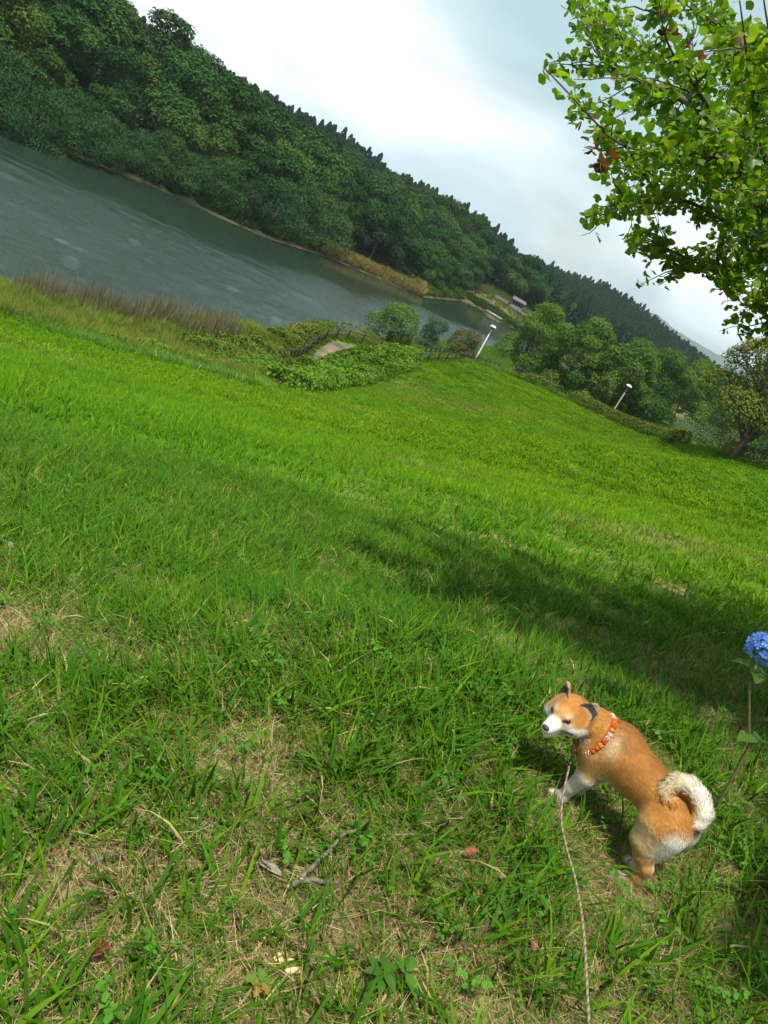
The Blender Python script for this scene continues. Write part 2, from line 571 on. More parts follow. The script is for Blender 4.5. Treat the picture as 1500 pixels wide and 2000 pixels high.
def build_land():
    # one sheet: rings round the photographer, fine in the direction of view
    az = np.concatenate([np.arange(-70, 70, 0.5), np.arange(70, 290, 4.0)])
    az = np.radians(az)
    r = np.concatenate([[0.0], np.geomspace(0.25, 9000, 250)])
    A, Rr = np.meshgrid(az, r[1:], indexing='ij')
    X = Rr * np.sin(A); Y = Rr * np.cos(A)
    Z = ground_z(X.ravel(), Y.ravel()).reshape(X.shape)
    na, nr = X.shape
    V = np.concatenate([np.stack([X, Y, Z], -1).reshape(-1, 3), [[0, 0, float(ground_z(0.0, 0.0))]]])
    i = np.arange(na)[:, None]; j = np.arange(nr - 1)[None]
    k = (i + 1) % na
    q = np.stack([i * nr + j, i * nr + j + 1, k * nr + j + 1, k * nr + j], -1).reshape(-1, 4)
    ii = np.arange(na)
    t = np.stack([np.full(na, na * nr), ii * nr, ((ii + 1) % na) * nr], -1)
    x, y = V[:, 0], V[:, 1]
    C = ground_colour(x, y)
    o = add('ground', mesh_data('ground', V, [q[:, ::-1], t[:, ::-1]], C, [ground_mat()]), kind='structure')
    # lake: a wind-rippled sheet
    P = LAKE
    st = 0.5
    gx = np.arange(-75, 80, st); gy = np.arange(10, 235, st)
    X, Y = np.meshgrid(gx, gy, indexing='ij')
    ins = inside(X, Y, [tuple(p) for p in P])
    grow = ins.copy()
    for _ in range(2):
        grow[1:] |= grow[:-1]; grow[:-1] |= grow[1:]; grow[:, 1:] |= grow[:, :-1]; grow[:, :-1] |= grow[:, 1:]
    ca, sa = cos(radians(28)), sin(radians(28))
    U = X * ca + Y * sa; W = -X * sa + Y * ca
    wind = smooth(0.30, 0.62, fbm(X * 0.6, Y, 26.0, 301, 3))
    h = (fbm(U * 0.55, W, 1.3, 302, 2) - 0.5) * (0.11 + 0.20 * wind) + (fbm(U * 0.30, W * 1.05 + U * 0.2, 3.0, 303, 2) - 0.5) * 0.06
    lee = seg_dist(X, Y, FAR_SHORE)                      # sheltered water under the wood lies calmer
    calm = 0.06 + 0.94 * smooth(6, 38, lee + 10 * (fbm(X, Y, 14.0, 311, 3) - 0.5))
    h = h * calm
    V = np.stack([X, Y, h], -1).reshape(-1, 3)
    m = X.shape[1]
    i, j = np.nonzero(grow[:-1, :-1] & grow[1:, 1:])
    q = np.stack([i * m + j, (i + 1) * m + j, (i + 1) * m + j + 1, i * m + j + 1], 1)
    used, inv = np.unique(q, return_inverse=True)
    add('lake', mesh_data('lake', V[used], [inv.reshape(-1, 4)], np.repeat(calm.reshape(-1, 1)[used], 3, 1), [water_mat()]), kind='structure')
    # far mountains
    for (px0, px1, dist, hs, seed, nm) in ((0, 0, 4200, None, 1, 'mountain'),):
        tops = []
        for (px, py) in ((1130, 560), (1230, 598), (1285, 615), (1300, 628), (1325, 648), (1350, 664), (1400, 690), (1440, 705), (1500, 728), (1600, 770), (1720, 830)):
            tops.append(at(px, py, dist))
        tops = np.array(tops)
        s = np.linspace(0, len(tops) - 1, 160)
        rid = np.stack([np.interp(s, np.arange(len(tops)), tops[:, a]) for a in range(3)], 1)
        rid[:, 2] += (fbm(s, s * 0, 1.2, 9, 4) - 0.5) * 14
        rows = []
        for u in np.linspace(-1, 1, 21):
            f = 1 - abs(u)
            ext = rid.copy()
            ext[:, 1] += u * 900
            ext[:, 0] += u * 200 + (fbm(s * 1.0, s * 0 + u * 3, 0.8, 4, 3) - 0.5) * 120 * abs(u)
            ext[:, 2] = rid[:, 2] * f ** 0.8 + (fbm(s * 8, s * 0 + u * 9, 2.0, 3, 4) - 0.5) * 30 * f * (abs(u) > 0.01) - 6 * (f < 0.02)
            rows.append(ext)
        G = np.array(rows)
        m, n = G.shape[:2]
        i = np.arange(m - 1)[:, None] * n; j = np.arange(n - 1)[None]
        q = np.stack([i + j, i + j + 1, i + n + j + 1, i + n + j], -1).reshape(-1, 4)
        add('mountain', mesh_data('mountain', G.reshape(-1, 3), [q], None, [noise_mat('mountain_forest', (0.02, 0.045, 0.02), (0.035, 0.07, 0.03), 0.02, 0.9, 0)]), kind='structure')
    return o


def ground_colour(x, y):
    """turf, straw and earth by place"""
    n1 = fbm(x, y, 1.1, 31, 4); n2 = fbm(x, y, 9.0, 41, 4); n3 = fbm(x, y, 0.25, 51, 3)
    d = np.hypot(x, y)
    turf = np.array([0.055, 0.150, 0.007]); turf2 = np.array([0.100, 0.180, 0.008]); straw = np.array([0.26, 0.20, 0.09]); earth = np.array([0.075, 0.052, 0.030]); wood = np.array([0.030, 0.050, 0.018])
    C = turf + (turf2 - turf) * smooth(0.35, 0.65, n2)[:, None]
    near = smooth(16, 3.5, d)
    b = near * smooth(0.30, 0.60, n1 * 0.6 + n3 * 0.4)
    C = C * (1 - b[:, None]) + (straw * (0.45 + 0.75 * n3[:, None])) * b[:, None]
    b2 = near * smooth(0.62, 0.74, n3)
    C = C * (1 - 0.7 * b2[:, None]) + earth * 0.7 * b2[:, None]
    # worn, dry spots seen on the far lawn
    for (px, py, rx, ry, amt) in DRY_SPOTS:
        p = drape(px, py)
        e = np.exp(-(((x - p[0]) / rx) ** 2 + ((y - p[1]) / ry) ** 2)) * amt * (0.5 + n1)
        C = C * (1 - np.clip(e, 0, 1)[:, None]) + straw * 0.8 * np.clip(e, 0, 1)[:, None]
    df = seg_dist(x, y, FAR_SHORE); dn = seg_dist(x, y, NEAR_SHORE)
    far = smooth(-3, 3, dn - df)
    C = C * (1 - far[:, None]) + wood * far[:, None]
    # dam with dry grass at the lake's end
    dam = smooth(-16, -8, x) * smooth(218, 224, y) * smooth(252, 244, y) * smooth(70, 60, x)
    C = C * (1 - dam[:, None]) + (np.array([0.12, 0.125, 0.045]) * (0.7 + 0.6 * n2[:, None])) * dam[:, None]
    sh = smooth(2.4, 0.4, np.minimum(df, dn))
    C = C * (1 - sh[:, None]) + np.array([0.13, 0.095, 0.055]) * sh[:, None]
    return np.clip(C, 0, 1)


DRY_SPOTS = [(715, 812, 1.2, 0.8, 1.0), (800, 760, 2.0, 2.5, 0.55), (870, 790, 3.5, 2.5, 0.45), (950, 800, 4, 2, 0.35), (1330, 1065, 1.2, 0.7, 0.8), (1200, 1050, 1.0, 0.5, 0.6), (1460, 1095, 1.0, 0.6, 0.7), (1060, 750, 3, 1.5, 0.4),
             (60, 690, 1.5, 1.5, 0.3), (830, 915, 1.2, 0.8, 0.5)]


def ground_mat():
    m, nt, N, L = new_mat('turf_ground')
    out = N('ShaderNodeOutputMaterial')
    a = N('ShaderNodeAttribute'); a.attribute_name = 'col'
    tc = N('ShaderNodeTexCoord')
    n1 = N('ShaderNodeTexNoise'); n1.inputs['Scale'].default_value = 26; n1.inputs['Detail'].default_value = 7; n1.inputs['Roughness'].default_value = 0.7
    L(tc.outputs['Object'], n1.inputs['Vector'])
    n2 = N('ShaderNodeTexNoise'); n2.inputs['Scale'].default_value = 1.3; n2.inputs['Detail'].default_value = 6
    L(tc.outputs['Object'], n2.inputs['Vector'])
    r1 = N('ShaderNodeMapRange'); r1.inputs['From Min'].default_value = 0.3; r1.inputs['From Max'].default_value = 0.7
    r1.inputs['To Min'].default_value = 0.45; r1.inputs['To Max'].default_value = 1.5
    L(n1.outputs['Fac'], r1.inputs['Value'])
    r2 = N('ShaderNodeMapRange'); r2.inputs['From Min'].default_value = 0.3; r2.inputs['From Max'].default_value = 0.7
    r2.inputs['To Min'].default_value = 0.8; r2.inputs['To Max'].default_value = 1.2
    L(n2.outputs['Fac'], r2.inputs['Value'])
    mm = N('ShaderNodeMath'); mm.operation = 'MULTIPLY'; L(r1.outputs[0], mm.inputs[0]); L(r2.outputs[0], mm.inputs[1])
    mx = N('ShaderNodeMix'); mx.data_type = 'RGBA'; mx.blend_type = 'MULTIPLY'; mx.inputs['Factor'].default_value = 1
    L(a.outputs['Color'], mx.inputs['A']); L(mm.outputs[0], mx.inputs['B'])
    p = N('ShaderNodeBsdfPrincipled'); p.inputs['Roughness'].default_value = 0.95; p.inputs['Specular IOR Level'].default_value = 0.1
    L(mx.outputs['Result'], p.inputs['Base Color'])
    b = N('ShaderNodeBump'); b.inputs['Strength'].default_value = 0.6; b.inputs['Distance'].default_value = 0.02
    L(n1.outputs['Fac'], b.inputs['Height']); L(b.outputs[0], p.inputs['Normal'])
    L(p.outputs[0], out.inputs['Surface'])
    return m


def water_mat():
    m, nt, N, L = new_mat('lake_water')
    out = N('ShaderNodeOutputMaterial')
    p = N('ShaderNodeBsdfPrincipled')
    p.inputs['Base Color'].default_value = (0.018, 0.032, 0.022, 1)
    p.inputs['Roughness'].default_value = 0.07
    p.inputs['IOR'].default_value = 1.33
    p.inputs['Specular IOR Level'].default_value = 0.5
    tc = N('ShaderNodeTexCoord')
    mp = N('ShaderNodeMapping'); mp.inputs['Rotation'].default_value = (0, 0, radians(-20)); mp.inputs['Scale'].default_value = (0.4, 1.3, 1)
    L(tc.outputs['Object'], mp.inputs['Vector'])
    n1 = N('ShaderNodeTexNoise'); n1.inputs['Scale'].default_value = 3.0; n1.inputs['Detail'].default_value = 4; n1.inputs['Roughness'].default_value = 0.6
    L(mp.outputs[0], n1.inputs['Vector'])
    n2 = N('ShaderNodeTexNoise'); n2.inputs['Scale'].default_value = 0.05; n2.inputs['Detail'].default_value = 3
    L(tc.outputs['Object'], n2.inputs['Vector'])
    r2 = N('ShaderNodeMapRange'); r2.inputs['From Min'].default_value = 0.35; r2.inputs['From Max'].default_value = 0.65
    r2.inputs['To Min'].default_value = 0.10; r2.inputs['To Max'].default_value = 0.35
    L(n2.outputs['Fac'], r2.inputs['Value'])
    b = N('ShaderNodeBump'); b.inputs['Distance'].default_value = 0.5
    at_ = N('ShaderNodeAttribute'); at_.attribute_name = 'col'      # how far the wind reaches
    mw_ = N('ShaderNodeMath'); mw_.operation = 'MULTIPLY'
    L(r2.outputs[0], mw_.inputs[0]); L(at_.outputs['Fac'], mw_.inputs[1])
    L(mw_.outputs[0], b.inputs['Strength'])
    L(n1.outputs['Fac'], b.inputs['Height']); L(b.outputs[0], p.inputs['Normal'])
    L(p.outputs[0], out.inputs['Surface'])
    return m
# ------------------------------------------------------------------ trees
M_LEAF_DARK = leaf_mat('foliage_evergreen', trans=0.08, noise=1.0, spec=0.06, rough=0.8)
M_LEAF_MID = leaf_mat('foliage_broadleaf', trans=0.10, noise=1.0, spec=0.06, rough=0.8)
M_LEAF_PARK = leaf_mat('foliage_park', trans=0.20, noise=0.0, spec=0.08, rough=0.8)
M_CONIFER = leaf_mat('foliage_conifer', trans=0.08, noise=1.0, rough=0.8, spec=0.08)
M_BARK = noise_mat('tree_bark', (0.050, 0.040, 0.032), (0.13, 0.11, 0.09), 9, 0.9, 0.5, stretch=(1, 1, 0.25))


def crown_points(r, lobes, n, up_bias=0.35, shell=0.28):
    """leaf positions on the outer shells of many lobes, none deep inside a neighbour"""
    c = np.array([l[0] for l in lobes]); R = np.array([l[1] for l in lobes])
    w = (R[:, 0] * R[:, 1]); w = w / w.sum()
    k = r.choice(len(lobes), int(n * 1.6), p=w)
    v = r.normal(size=(len(k), 3)); v /= np.linalg.norm(v, axis=1)[:, None]
    v[:, 2] = np.where((v[:, 2] < -0.35) & (r.random(len(k)) < 0.75), -v[:, 2], v[:, 2])
    rad = 1 - shell * r.random(len(k)) ** 1.5 + r.normal(size=len(k)) * 0.06
    P = c[k] + v * R[k] * rad[:, None]
    q = np.min(np.stack([np.linalg.norm((P - c[i]) / R[i], axis=1) + 10 * (k == i) for i in range(len(lobes))]), 0)
    keep = q > 0.80
    P, v, k = P[keep][:n], v[keep][:n], k[keep][:n]
    Nn = v / R[k]; Nn /= np.linalg.norm(Nn, axis=1)[:, None]
    Nn = Nn * 0.95 + np.array([0, 0, up_bias]) + r.normal(size=P.shape) * 0.33
    Nn /= np.linalg.norm(Nn, axis=1)[:, None]
    return P, Nn, k


def make_broadleaf(seed, H=10.0, W=8.0, base=0.18, nl=20, n=3600, leaf=0.42, pal=None, droop=0.0, twig=0.0, trunkr=0.22, fork=1, aspect=0.62, limbs=7, lobe=(0.17, 0.30)):
    """returns (trunk mesh builder, crown mesh parts) standing on the origin"""
    r = np.random.default_rng(seed)
    lobes = []
    hc = H * (1 - base)
    for i in range(nl):
        a = r.random() * 2 * pi
        t = r.random() ** 0.8
        z = H * base + hc * (0.12 + 0.80 * t)
        prof = (1 - ((t - 0.38) / 0.66) ** 2)
        rr = W * 0.5 * max(prof, 0.12) ** 0.5 * (0.35 + 0.5 * r.random() ** 0.5)
        s = W * r.uniform(*lobe) * (1.1 - 0.35 * t)
        z -= droop * rr * 0.25
        lobes.append((np.array([rr * cos(a), rr * sin(a), z]), np.array([s, s, s * r.uniform(0.62, 0.85)])))
    lobes.append((np.array([0, 0, H * (base + (1 - base) * 0.5)]), np.array([W * 0.30, W * 0.30, hc * 0.36])))
    lobes.append((np.array([r.normal() * 0.4, r.normal() * 0.4, H - W * 0.12]), np.array([W * 0.2, W * 0.2, W * 0.15])))
    P, Nn, k = crown_points(r, lobes, n)
    # ragged outline: some leaves leave the shells
    P = P + r.normal(size=P.shape) * leaf * 0.35
    P[:, 2] -= droop * np.abs(r.normal(size=len(P))) * 0.25
    sz = leaf * r.uniform(0.6, 1.35, len(P))
    V, Fq = leaf_cards(P, Nn, sz, aspect, r, 0.12)
    pal = np.array(pal)
    lt = r.random(len(lobes))
    tone = np.clip(lt[k] * 0.65 + r.random(len(P)) * 0.5, 0, 0.999) * (len(pal) - 1)
    i0 = tone.astype(int); f = (tone - i0)[:, None]
    C = pal[i0] * (1 - f) + pal[np.minimum(i0 + 1, len(pal) - 1)] * f
    C = C * r.uniform(0.78, 1.22, len(P))[:, None]
    C = np.repeat(C, 4, 0)
    # wood
    mb = MB()
    top = H * 0.62
    for fk in range(fork):
        a0 = r.random() * 6.28
        lean = 0.10 * H * (fork > 1)
        zs = np.linspace(-0.25, top, 8)
        u = zs / top
        pts = np.stack([np.cos(a0) * lean * np.clip(u, 0, 1) ** 1.3 + 0.04 * H * np.sin(u * 4 + a0) * u, np.sin(a0) * lean * np.clip(u, 0, 1) ** 1.3, zs], 1)
        mb.tube(pts, trunkr * (1.15 - 0.85 * np.clip(u, 0, 1)) / fork ** 0.4, 8)
        for _ in range(limbs):
            t = r.integers(2, 7)
            tgt = lobes[r.integers(0, nl)][0]
            p0 = pts[t]
            mid = (p0 + tgt) / 2 + np.array([0, 0, 0.06 * H]) * r.random()
            mb.tube(np.array([p0, (p0 + mid) / 2 + r.normal(size=3) * 0.08, mid, tgt]), trunkr * np.array([0.42, 0.33, 0.24, 0.08]), 5)
    return mb, (V, Fq, C)


def tree_meshes(name, leafmat, **kw):
    mb, (V, Fq, C) = make_broadleaf(**kw)
    return mb.mesh(name + '_trunk', [M_BARK]), mesh_data(name + '_crown', V, [Fq], C, [leafmat], shade=False)


def place_tree(meshes, name, xyz, rz, sc, label, cat='tree', group=None):
    o = bpy.data.objects.new(name, None)
    COL.objects.link(o)
    o.empty_display_size = 0.5
    o.location = xyz; o.rotation_euler = (0, 0, rz)
    o.scale = sc if hasattr(sc, '__len__') else (sc, sc, sc)
    tag(o, label, cat, group)
    add('trunk', meshes[0], o)
    add('crown', meshes[1], o)
    return o


PAL_DARK = [(0.010, 0.034, 0.011), (0.016, 0.050, 0.014), (0.028, 0.070, 0.016), (0.052, 0.092, 0.018)]
PAL_MID = [(0.017, 0.055, 0.014), (0.028, 0.078, 0.017), (0.044, 0.102, 0.020), (0.078, 0.122, 0.024)]
PAL_WILLOW = [(0.026, 0.068, 0.024), (0.038, 0.090, 0.030), (0.055, 0.108, 0.036)]
PAL_LIGHT = [(0.055, 0.125, 0.018), (0.090, 0.170, 0.022), (0.140, 0.210, 0.028)]
PAL_GOLD = [(0.045, 0.100, 0.016), (0.045, 0.100, 0.016), (0.070, 0.130, 0.018), (0.110, 0.145, 0.024), (0.170, 0.145, 0.030)]
PAL_PARK = [(0.030, 0.080, 0.014), (0.050, 0.112, 0.018), (0.076, 0.148, 0.022), (0.115, 0.180, 0.028)]


def poisson(cands, dmin, score=None):
    keep = []
    cell = {}
    for p in cands:
        k = (int(p[0] // dmin), int(p[1] // dmin))
        ok = True
        for i in (-1, 0, 1):
            for j in (-1, 0, 1):
                for q in cell.get((k[0] + i, k[1] + j), ()):
                    if (p[0] - q[0]) ** 2 + (p[1] - q[1]) ** 2 < dmin * dmin:
                        ok = False
        if ok:
            keep.append(p)
            cell.setdefault(k, []).append(p)
    return np.array(keep)


SKYLINE = np.array([(-400, -400), (0, -150), (250, 0), (330, 32), (390, 80), (470, 160), (560, 206), (650, 238), (745, 306), (753, 332), (860, 374), (1000, 451), (1007, 494), (1100, 526), (1190, 553), (1260, 603), (1330, 661), (1410, 723), (1600, 830)], float)


def fit_height(x, y, z, H, lim=0.55):
    """scale that keeps a tree top on or under the surveyed skyline; 0 if it cannot stand there"""
    for s in (1.0, 0.92, 0.84, 0.76, 0.68, 0.6, lim):
        px, py, f = project(np.array([x, y, z + H * s]))
        if py >= np.interp(px, SKYLINE[:, 0], SKYLINE[:, 1]) - 5:
            return s
    return 0.0


def build_forest():
    r = np.random.default_rng(21)
    ever = [tree_meshes('evergreen%d' % i, M_LEAF_DARK, seed=100 + i, H=10 + 0.8 * (i % 3), W=9.5, base=0.10, nl=17, n=6500, leaf=0.46, pal=PAL_DARK, trunkr=0.24, lobe=(0.16, 0.32)) for i in range(4)]
    broad = [tree_meshes('broadleaf%d' % i, M_LEAF_MID, seed=120 + i, H=9.6 + 0.8 * i, W=9.0, base=0.12, nl=16, n=6000, leaf=0.44, pal=PAL_MID, trunkr=0.22, lobe=(0.16, 0.32)) for i in range(3)]
    will = [tree_meshes('shore_tree%d' % i, M_LEAF_MID, seed=140 + i, H=7, W=8.5, base=0.06, nl=22, n=6500, leaf=0.34, pal=PAL_WILLOW, droop=0.5, trunkr=0.16, aspect=0.4) for i in range(3)]
    # ---- first row over the water's edge
    fs = np.array(FAR_SHORE)
    n_sh = 0
    for (px, py, hgt, kind) in ((-60, 215, 8.0, 0), (15, 262, 8.0, 0), (75, 288, 7.2, 0), (130, 300, 7.5, 0), (190, 322, 6.2, 0), (255, 345, 5.5, 0), (305, 362, 6.5, 0), (360, 388, 6.0, 0), (415, 412, 7.0, 0),
                                (465, 435, 6.0, 0), (520, 458, 7.6, 0), (570, 474, 8.4, 0), (615, 490, 9.0, 0), (650, 488, 7.0, 0), (690, 502, 8, 1), (735, 520, 8.0, 1), (775, 540, 8.5, 1), (812, 556, 8.5, 1), (845, 572, 8.0, 1), (880, 578, 9.0, 1), (902, 578, 9.5, 1)):
        p = on_z(px, py, 0.2)
        # stand a few metres back from the water
        d = np.hypot(p[0], p[1]); p[:2] *= (d + 3.0) / d
        z = float(ground_z(p[0], p[1]))
        s = hgt / 7.0
        if kind == 0:
            place_tree(will[n_sh % 3], 'shore_tree', (p[0], p[1], z - 0.2), r.random() * 6.28, (s * 0.95, s * 0.95, s), 'grey-green spreading tree leaning over the far water edge', 'tree', 'light trees along the far shore')
        else:
            s = hgt / 11.0
            place_tree(broad[n_sh % 3], 'shore_tree', (p[0], p[1], z - 0.2), r.random() * 6.28, (s * 0.9, s * 0.9, s), 'bushy green tree on the wooded point by the far reeds', 'tree', 'trees on the wooded point')
        n_sh += 1
    # ---- hillside
    lo, hi = np.array([-125, 60]), np.array([20, 300])
    c = r.uniform(lo, hi, (16000, 2))
    df = seg_dist(c[:, 0], c[:, 1], FAR_SHORE); dn = seg_dist(c[:, 0], c[:, 1], NEAR_SHORE)
    ins = inside(c[:, 0], c[:, 1], LAKE)
    ok = ~ins & (df < dn) & (df > 8) & (df < 58)
    dam = (c[:, 0] > -13) & (c[:, 1] > 205) & (c[:, 1] < 262)
    ok &= ~dam
    c = c[ok]
    P3 = np.column_stack([c, ground_z(c[:, 0], c[:, 1]) + 7])
    c = c[in_view(P3, 170)]
    c = c[np.argsort(seg_dist(c[:, 0], c[:, 1], FAR_SHORE) + r.random(len(c)) * 20)]
    T = poisson(c, 7.2)
    for i, (x, y) in enumerate(T):
        z = float(ground_z(x, y))
        d = float(seg_dist(np.array([x]), np.array([y]), FAR_SHORE)[0])
        kd = r.random()
        s = r.uniform(0.80, 1.30) * (0.85 + 0.25 * smooth(8, 25, d))
        k_ = fit_height(x, y, z, 10.8 * s)
        if k_ == 0.0:
            continue
        s *= 0.5 + 0.5 * k_
        if kd < 0.55:
            place_tree(ever[i % 4], 'evergreen_tree', (x, y, z - 0.3), r.random() * 6.28, (s * r.uniform(0.95, 1.2), s * r.uniform(0.95, 1.2), s * k_ / (0.5 + 0.5 * k_)), 'dark round-crowned evergreen in the wood beyond the lake', 'tree', 'evergreens of the lakeside wood')
        else:
            place_tree(broad[i % 3], 'broadleaf_tree', (x, y, z - 0.3), r.random() * 6.28, (s * r.uniform(0.95, 1.2), s * r.uniform(0.95, 1.2), s * k_ / (0.5 + 0.5 * k_)), 'mid-green broadleaf tree in the wood beyond the lake', 'tree', 'broadleaf trees of the lakeside wood')
    # low shrubs closing the foot of the wood
    # ---- conifer plantation on the ridges behind
    con = [conifer_mesh(200 + i) for i in range(4)]
    c = np.concatenate([r.uniform((-190, 210), (150, 460), (26000, 2)), r.uniform((-20, 300), (330, 640), (26000, 2))])
    df = seg_dist(c[:, 0], c[:, 1], FAR_SHORE)
    ok = (df > 56) & ~inside(c[:, 0], c[:, 1], LAKE)
    ok |= (df > 26) & (c[:, 0] > 14) & (c[:, 1] > 250)
    clear = ((c[:, 0] + 4) / 16) ** 2 + ((c[:, 1] - 285) / 32) ** 2 < 1          # bright clearing behind the dam
    ok &= ~clear
    c = c[ok]
    zc = ground_z(c[:, 0], c[:, 1])
    vis = in_view(np.column_stack([c, zc + 10]), 60)
    c, zc = c[vis], zc[vis]
    # only trees that can be seen over the ground in front of them
    T = poisson(np.column_stack([c, zc]), 4.3)
    dist = np.hypot(T[:, 0], T[:, 1])
    azb = np.degrees(np.arctan2(T[:, 0], T[:, 1]))
    el = (T[:, 2] + 11 - CAM_Z) / dist
    order = np.argsort(dist)
    # sight test against nearer rows, in half-degree bins
    top = np.full(360, -1.0)
    seen = np.zeros(len(T), bool)
    for i in order:
        b = int((azb[i] + 60) * 3)
        if 0 <= b < 360:
            if el[i] > top[b] - 0.006:
                seen[i] = True
            top[b] = max(top[b], el[i] - 0.004)
    T, dist = T[seen], dist[seen]
    hs = np.array([fit_height(p[0], p[1], p[2], 12.0 * 1.05, 0.5) for p in T])
    T, dist, hs = T[hs > 0], dist[hs > 0], hs[hs > 0]
    o = np.argsort(dist)
    T, hs = T[o], hs[o]
    near, rest = T[:290], T[290:]
    for i, (x, y, z) in enumerate(near):
        s = r.uniform(0.85, 1.15)
        t = bpy.data.objects.new('conifer_tree', con[i % 4])
        COL.objects.link(t)
        t.location = (x, y, z - 0.3); t.rotation_euler = (0, 0, r.random() * 6.28); t.scale = (s * 1.12, s * 1.12, s * r.uniform(0.8, 1.08) * hs[i])
        tag(t, 'dark pointed conifer of the plantation on the ridge', 'tree', 'conifers on the ridge behind the lake')
    print('forest', len(near), len(rest))
    s_ = r.uniform(0.85, 1.15, len(rest))
    scatter('conifer_forest', rest, con, np.stack([s_ * 1.12, s_ * 1.12, s_ * r.uniform(0.8, 1.08, len(rest)) * hs[290:]], 1), r.random(len(rest)) * 6.28, 'distant dark conifer forest covering the ridge', 'forest')


def conifer_mesh(seed):
    r = np.random.default_rng(seed)
    H = 12.0
    mb = MB()
    mb.tube(np.array([[0, 0, -0.3], [0, 0, H * 0.5], [0, 0, H * 0.97]]), [0.2, 0.12, 0.02], 5, (0.09, 0.07, 0.05))
    pal = np.array([(0.010, 0.028, 0.014), (0.016, 0.042, 0.020), (0.026, 0.060, 0.026)])
    n = 520
    t = r.random(n) ** 0.75
    z = H * (0.10 + 0.89 * t)
    R = 2.25 * (1 - t) ** 0.58 * (0.75 + 0.35 * r.random(n)) + 0.10
    a = r.random(n) * 6.28
    P = np.stack([R * np.cos(a) * 0.86, R * np.sin(a) * 0.86, z], 1)
    Nn = np.stack([np.cos(a) * 0.8, np.sin(a) * 0.8, np.full(n, 0.75)], 1) + r.normal(size=(n, 3)) * 0.25
    Nn /= np.linalg.norm(Nn, axis=1)[:, None]
    V, Fq = leaf_cards(P, Nn, 0.85 * r.uniform(0.6, 1.3, n), 0.6, r, 0.1)
    C = np.repeat(pal[r.integers(0, 3, n)] * r.uniform(0.8, 1.2, n)[:, None], 4, 0)
    mb.put(V, [Fq], C)
    return mb.mesh('conifer', [M_CONIFER], shade=False)


# ------------------------------------------------------------------ scattered stuff (one object each)
def scatter(name, P, meshes, scale, rotz, label, cat, tint=None, idx=None, tilt=None, real=False):
    """many small plants as one object: points that carry copies of a few clump meshes"""
    P = np.asarray(P, np.float32)
    n = len(P)
    me = bpy.data.meshes.new(name)
    me.vertices.add(n)
    me.vertices.foreach_set('co', P.ravel())
    A = me.attributes
    s = np.asarray(scale, np.float32)
    if s.ndim == 1:
        s = np.repeat(s[:, None], 3, 1)
    rot = np.zeros((n, 3), np.float32); rot[:, 2] = rotz
    if tilt is not None:
        rot[:, :2] = tilt
    A.new('scl', 'FLOAT_VECTOR', 'POINT').data.foreach_set('vector', s.ravel())
    A.new('rot', 'FLOAT_VECTOR', 'POINT').data.foreach_set('vector', rot.ravel())
    if idx is None:
        idx = np.random.default_rng(n).integers(0, len(meshes), n)
    A.new('pick', 'INT', 'POINT').data.foreach_set('value', np.asarray(idx, np.int32))
    tn = np.ones((n, 4), np.float32)
    if tint is not None:
        tn[:, :3] = tint
    A.new('tint', 'FLOAT_COLOR', 'POINT').data.foreach_set('color', tn.ravel())
    ob = add(name, me, None, None, label, cat, None, 'stuff')
    src = bpy.data.collections.new(name + '_clumps')
    for i, m in enumerate(meshes):
        so = bpy.data.objects.new('%s_clump_%02d' % (name, i), m)
        src.objects.link(so)
    ng = bpy.data.node_groups.new(name + '_nodes', 'GeometryNodeTree')
    ng.interface.new_socket('Geometry', in_out='INPUT', socket_type='NodeSocketGeometry')
    ng.interface.new_socket('Geometry', in_out='OUTPUT', socket_type='NodeSocketGeometry')
    N, L = ng.nodes.new, ng.links.new
    gi, go = N('NodeGroupInput'), N('NodeGroupOutput')
    ci = N('GeometryNodeCollectionInfo')
    ci.inputs['Collection'].default_value = src
    ci.inputs['Separate Children'].default_value = True
    ci.inputs['Reset Children'].default_value = True
    iop = N('GeometryNodeInstanceOnPoints')
    iop.inputs['Pick Instance'].default_value = True

    def named(nm, ty):
        x = N('GeometryNodeInputNamedAttribute'); x.data_type = ty; x.inputs['Name'].default_value = nm
        return x.outputs['Attribute']
    e2r = N('FunctionNodeEulerToRotation')
    L(named('rot', 'FLOAT_VECTOR'), e2r.inputs[0])
    L(gi.outputs[0], iop.inputs['Points'])
    L(ci.outputs[0], iop.inputs['Instance'])
    L(named('pick', 'INT'), iop.inputs['Instance Index'])
    L(e2r.outputs[0], iop.inputs['Rotation'])
    L(named('scl', 'FLOAT_VECTOR'), iop.inputs['Scale'])
    o_ = iop.outputs[0]
    if real:
        rz_ = N('GeometryNodeRealizeInstances'); L(o_, rz_.inputs[0]); o_ = rz_.outputs[0]
    L(o_, go.inputs[0])
    md = ob.modifiers.new('scatter', 'NODES')
    md.node_group = ng
    return ob
# ------------------------------------------------------------------ park: trees, shrubs, hedges, fences, lamps, paths
def tree_at(px, py, d):
    """ground point and height of a tree whose top stands at this bearing"""
    t = at(px, py, d)
    g = float(ground_z(t[0], t[1]))
    return (t[0], t[1], g), t[2] - g


def ribbon(pts, step):
    pts = np.asarray(pts, float)
    s = np.concatenate([[0], np.cumsum(np.linalg.norm(np.diff(pts[:, :2], axis=0), axis=1))])
    u = np.arange(0, s[-1] + step * 0.5, step)
    q = np.stack([np.interp(u, s, pts[:, a]) for a in range(2)], 1)
    for _ in range(2):
        q[1:-1] = 0.25 * q[:-2] + 0.5 * q[1:-1] + 0.25 * q[2:]
    T = np.gradient(q, axis=0); T /= np.linalg.norm(T, axis=1)[:, None] + 1e-9
    return q, T, u


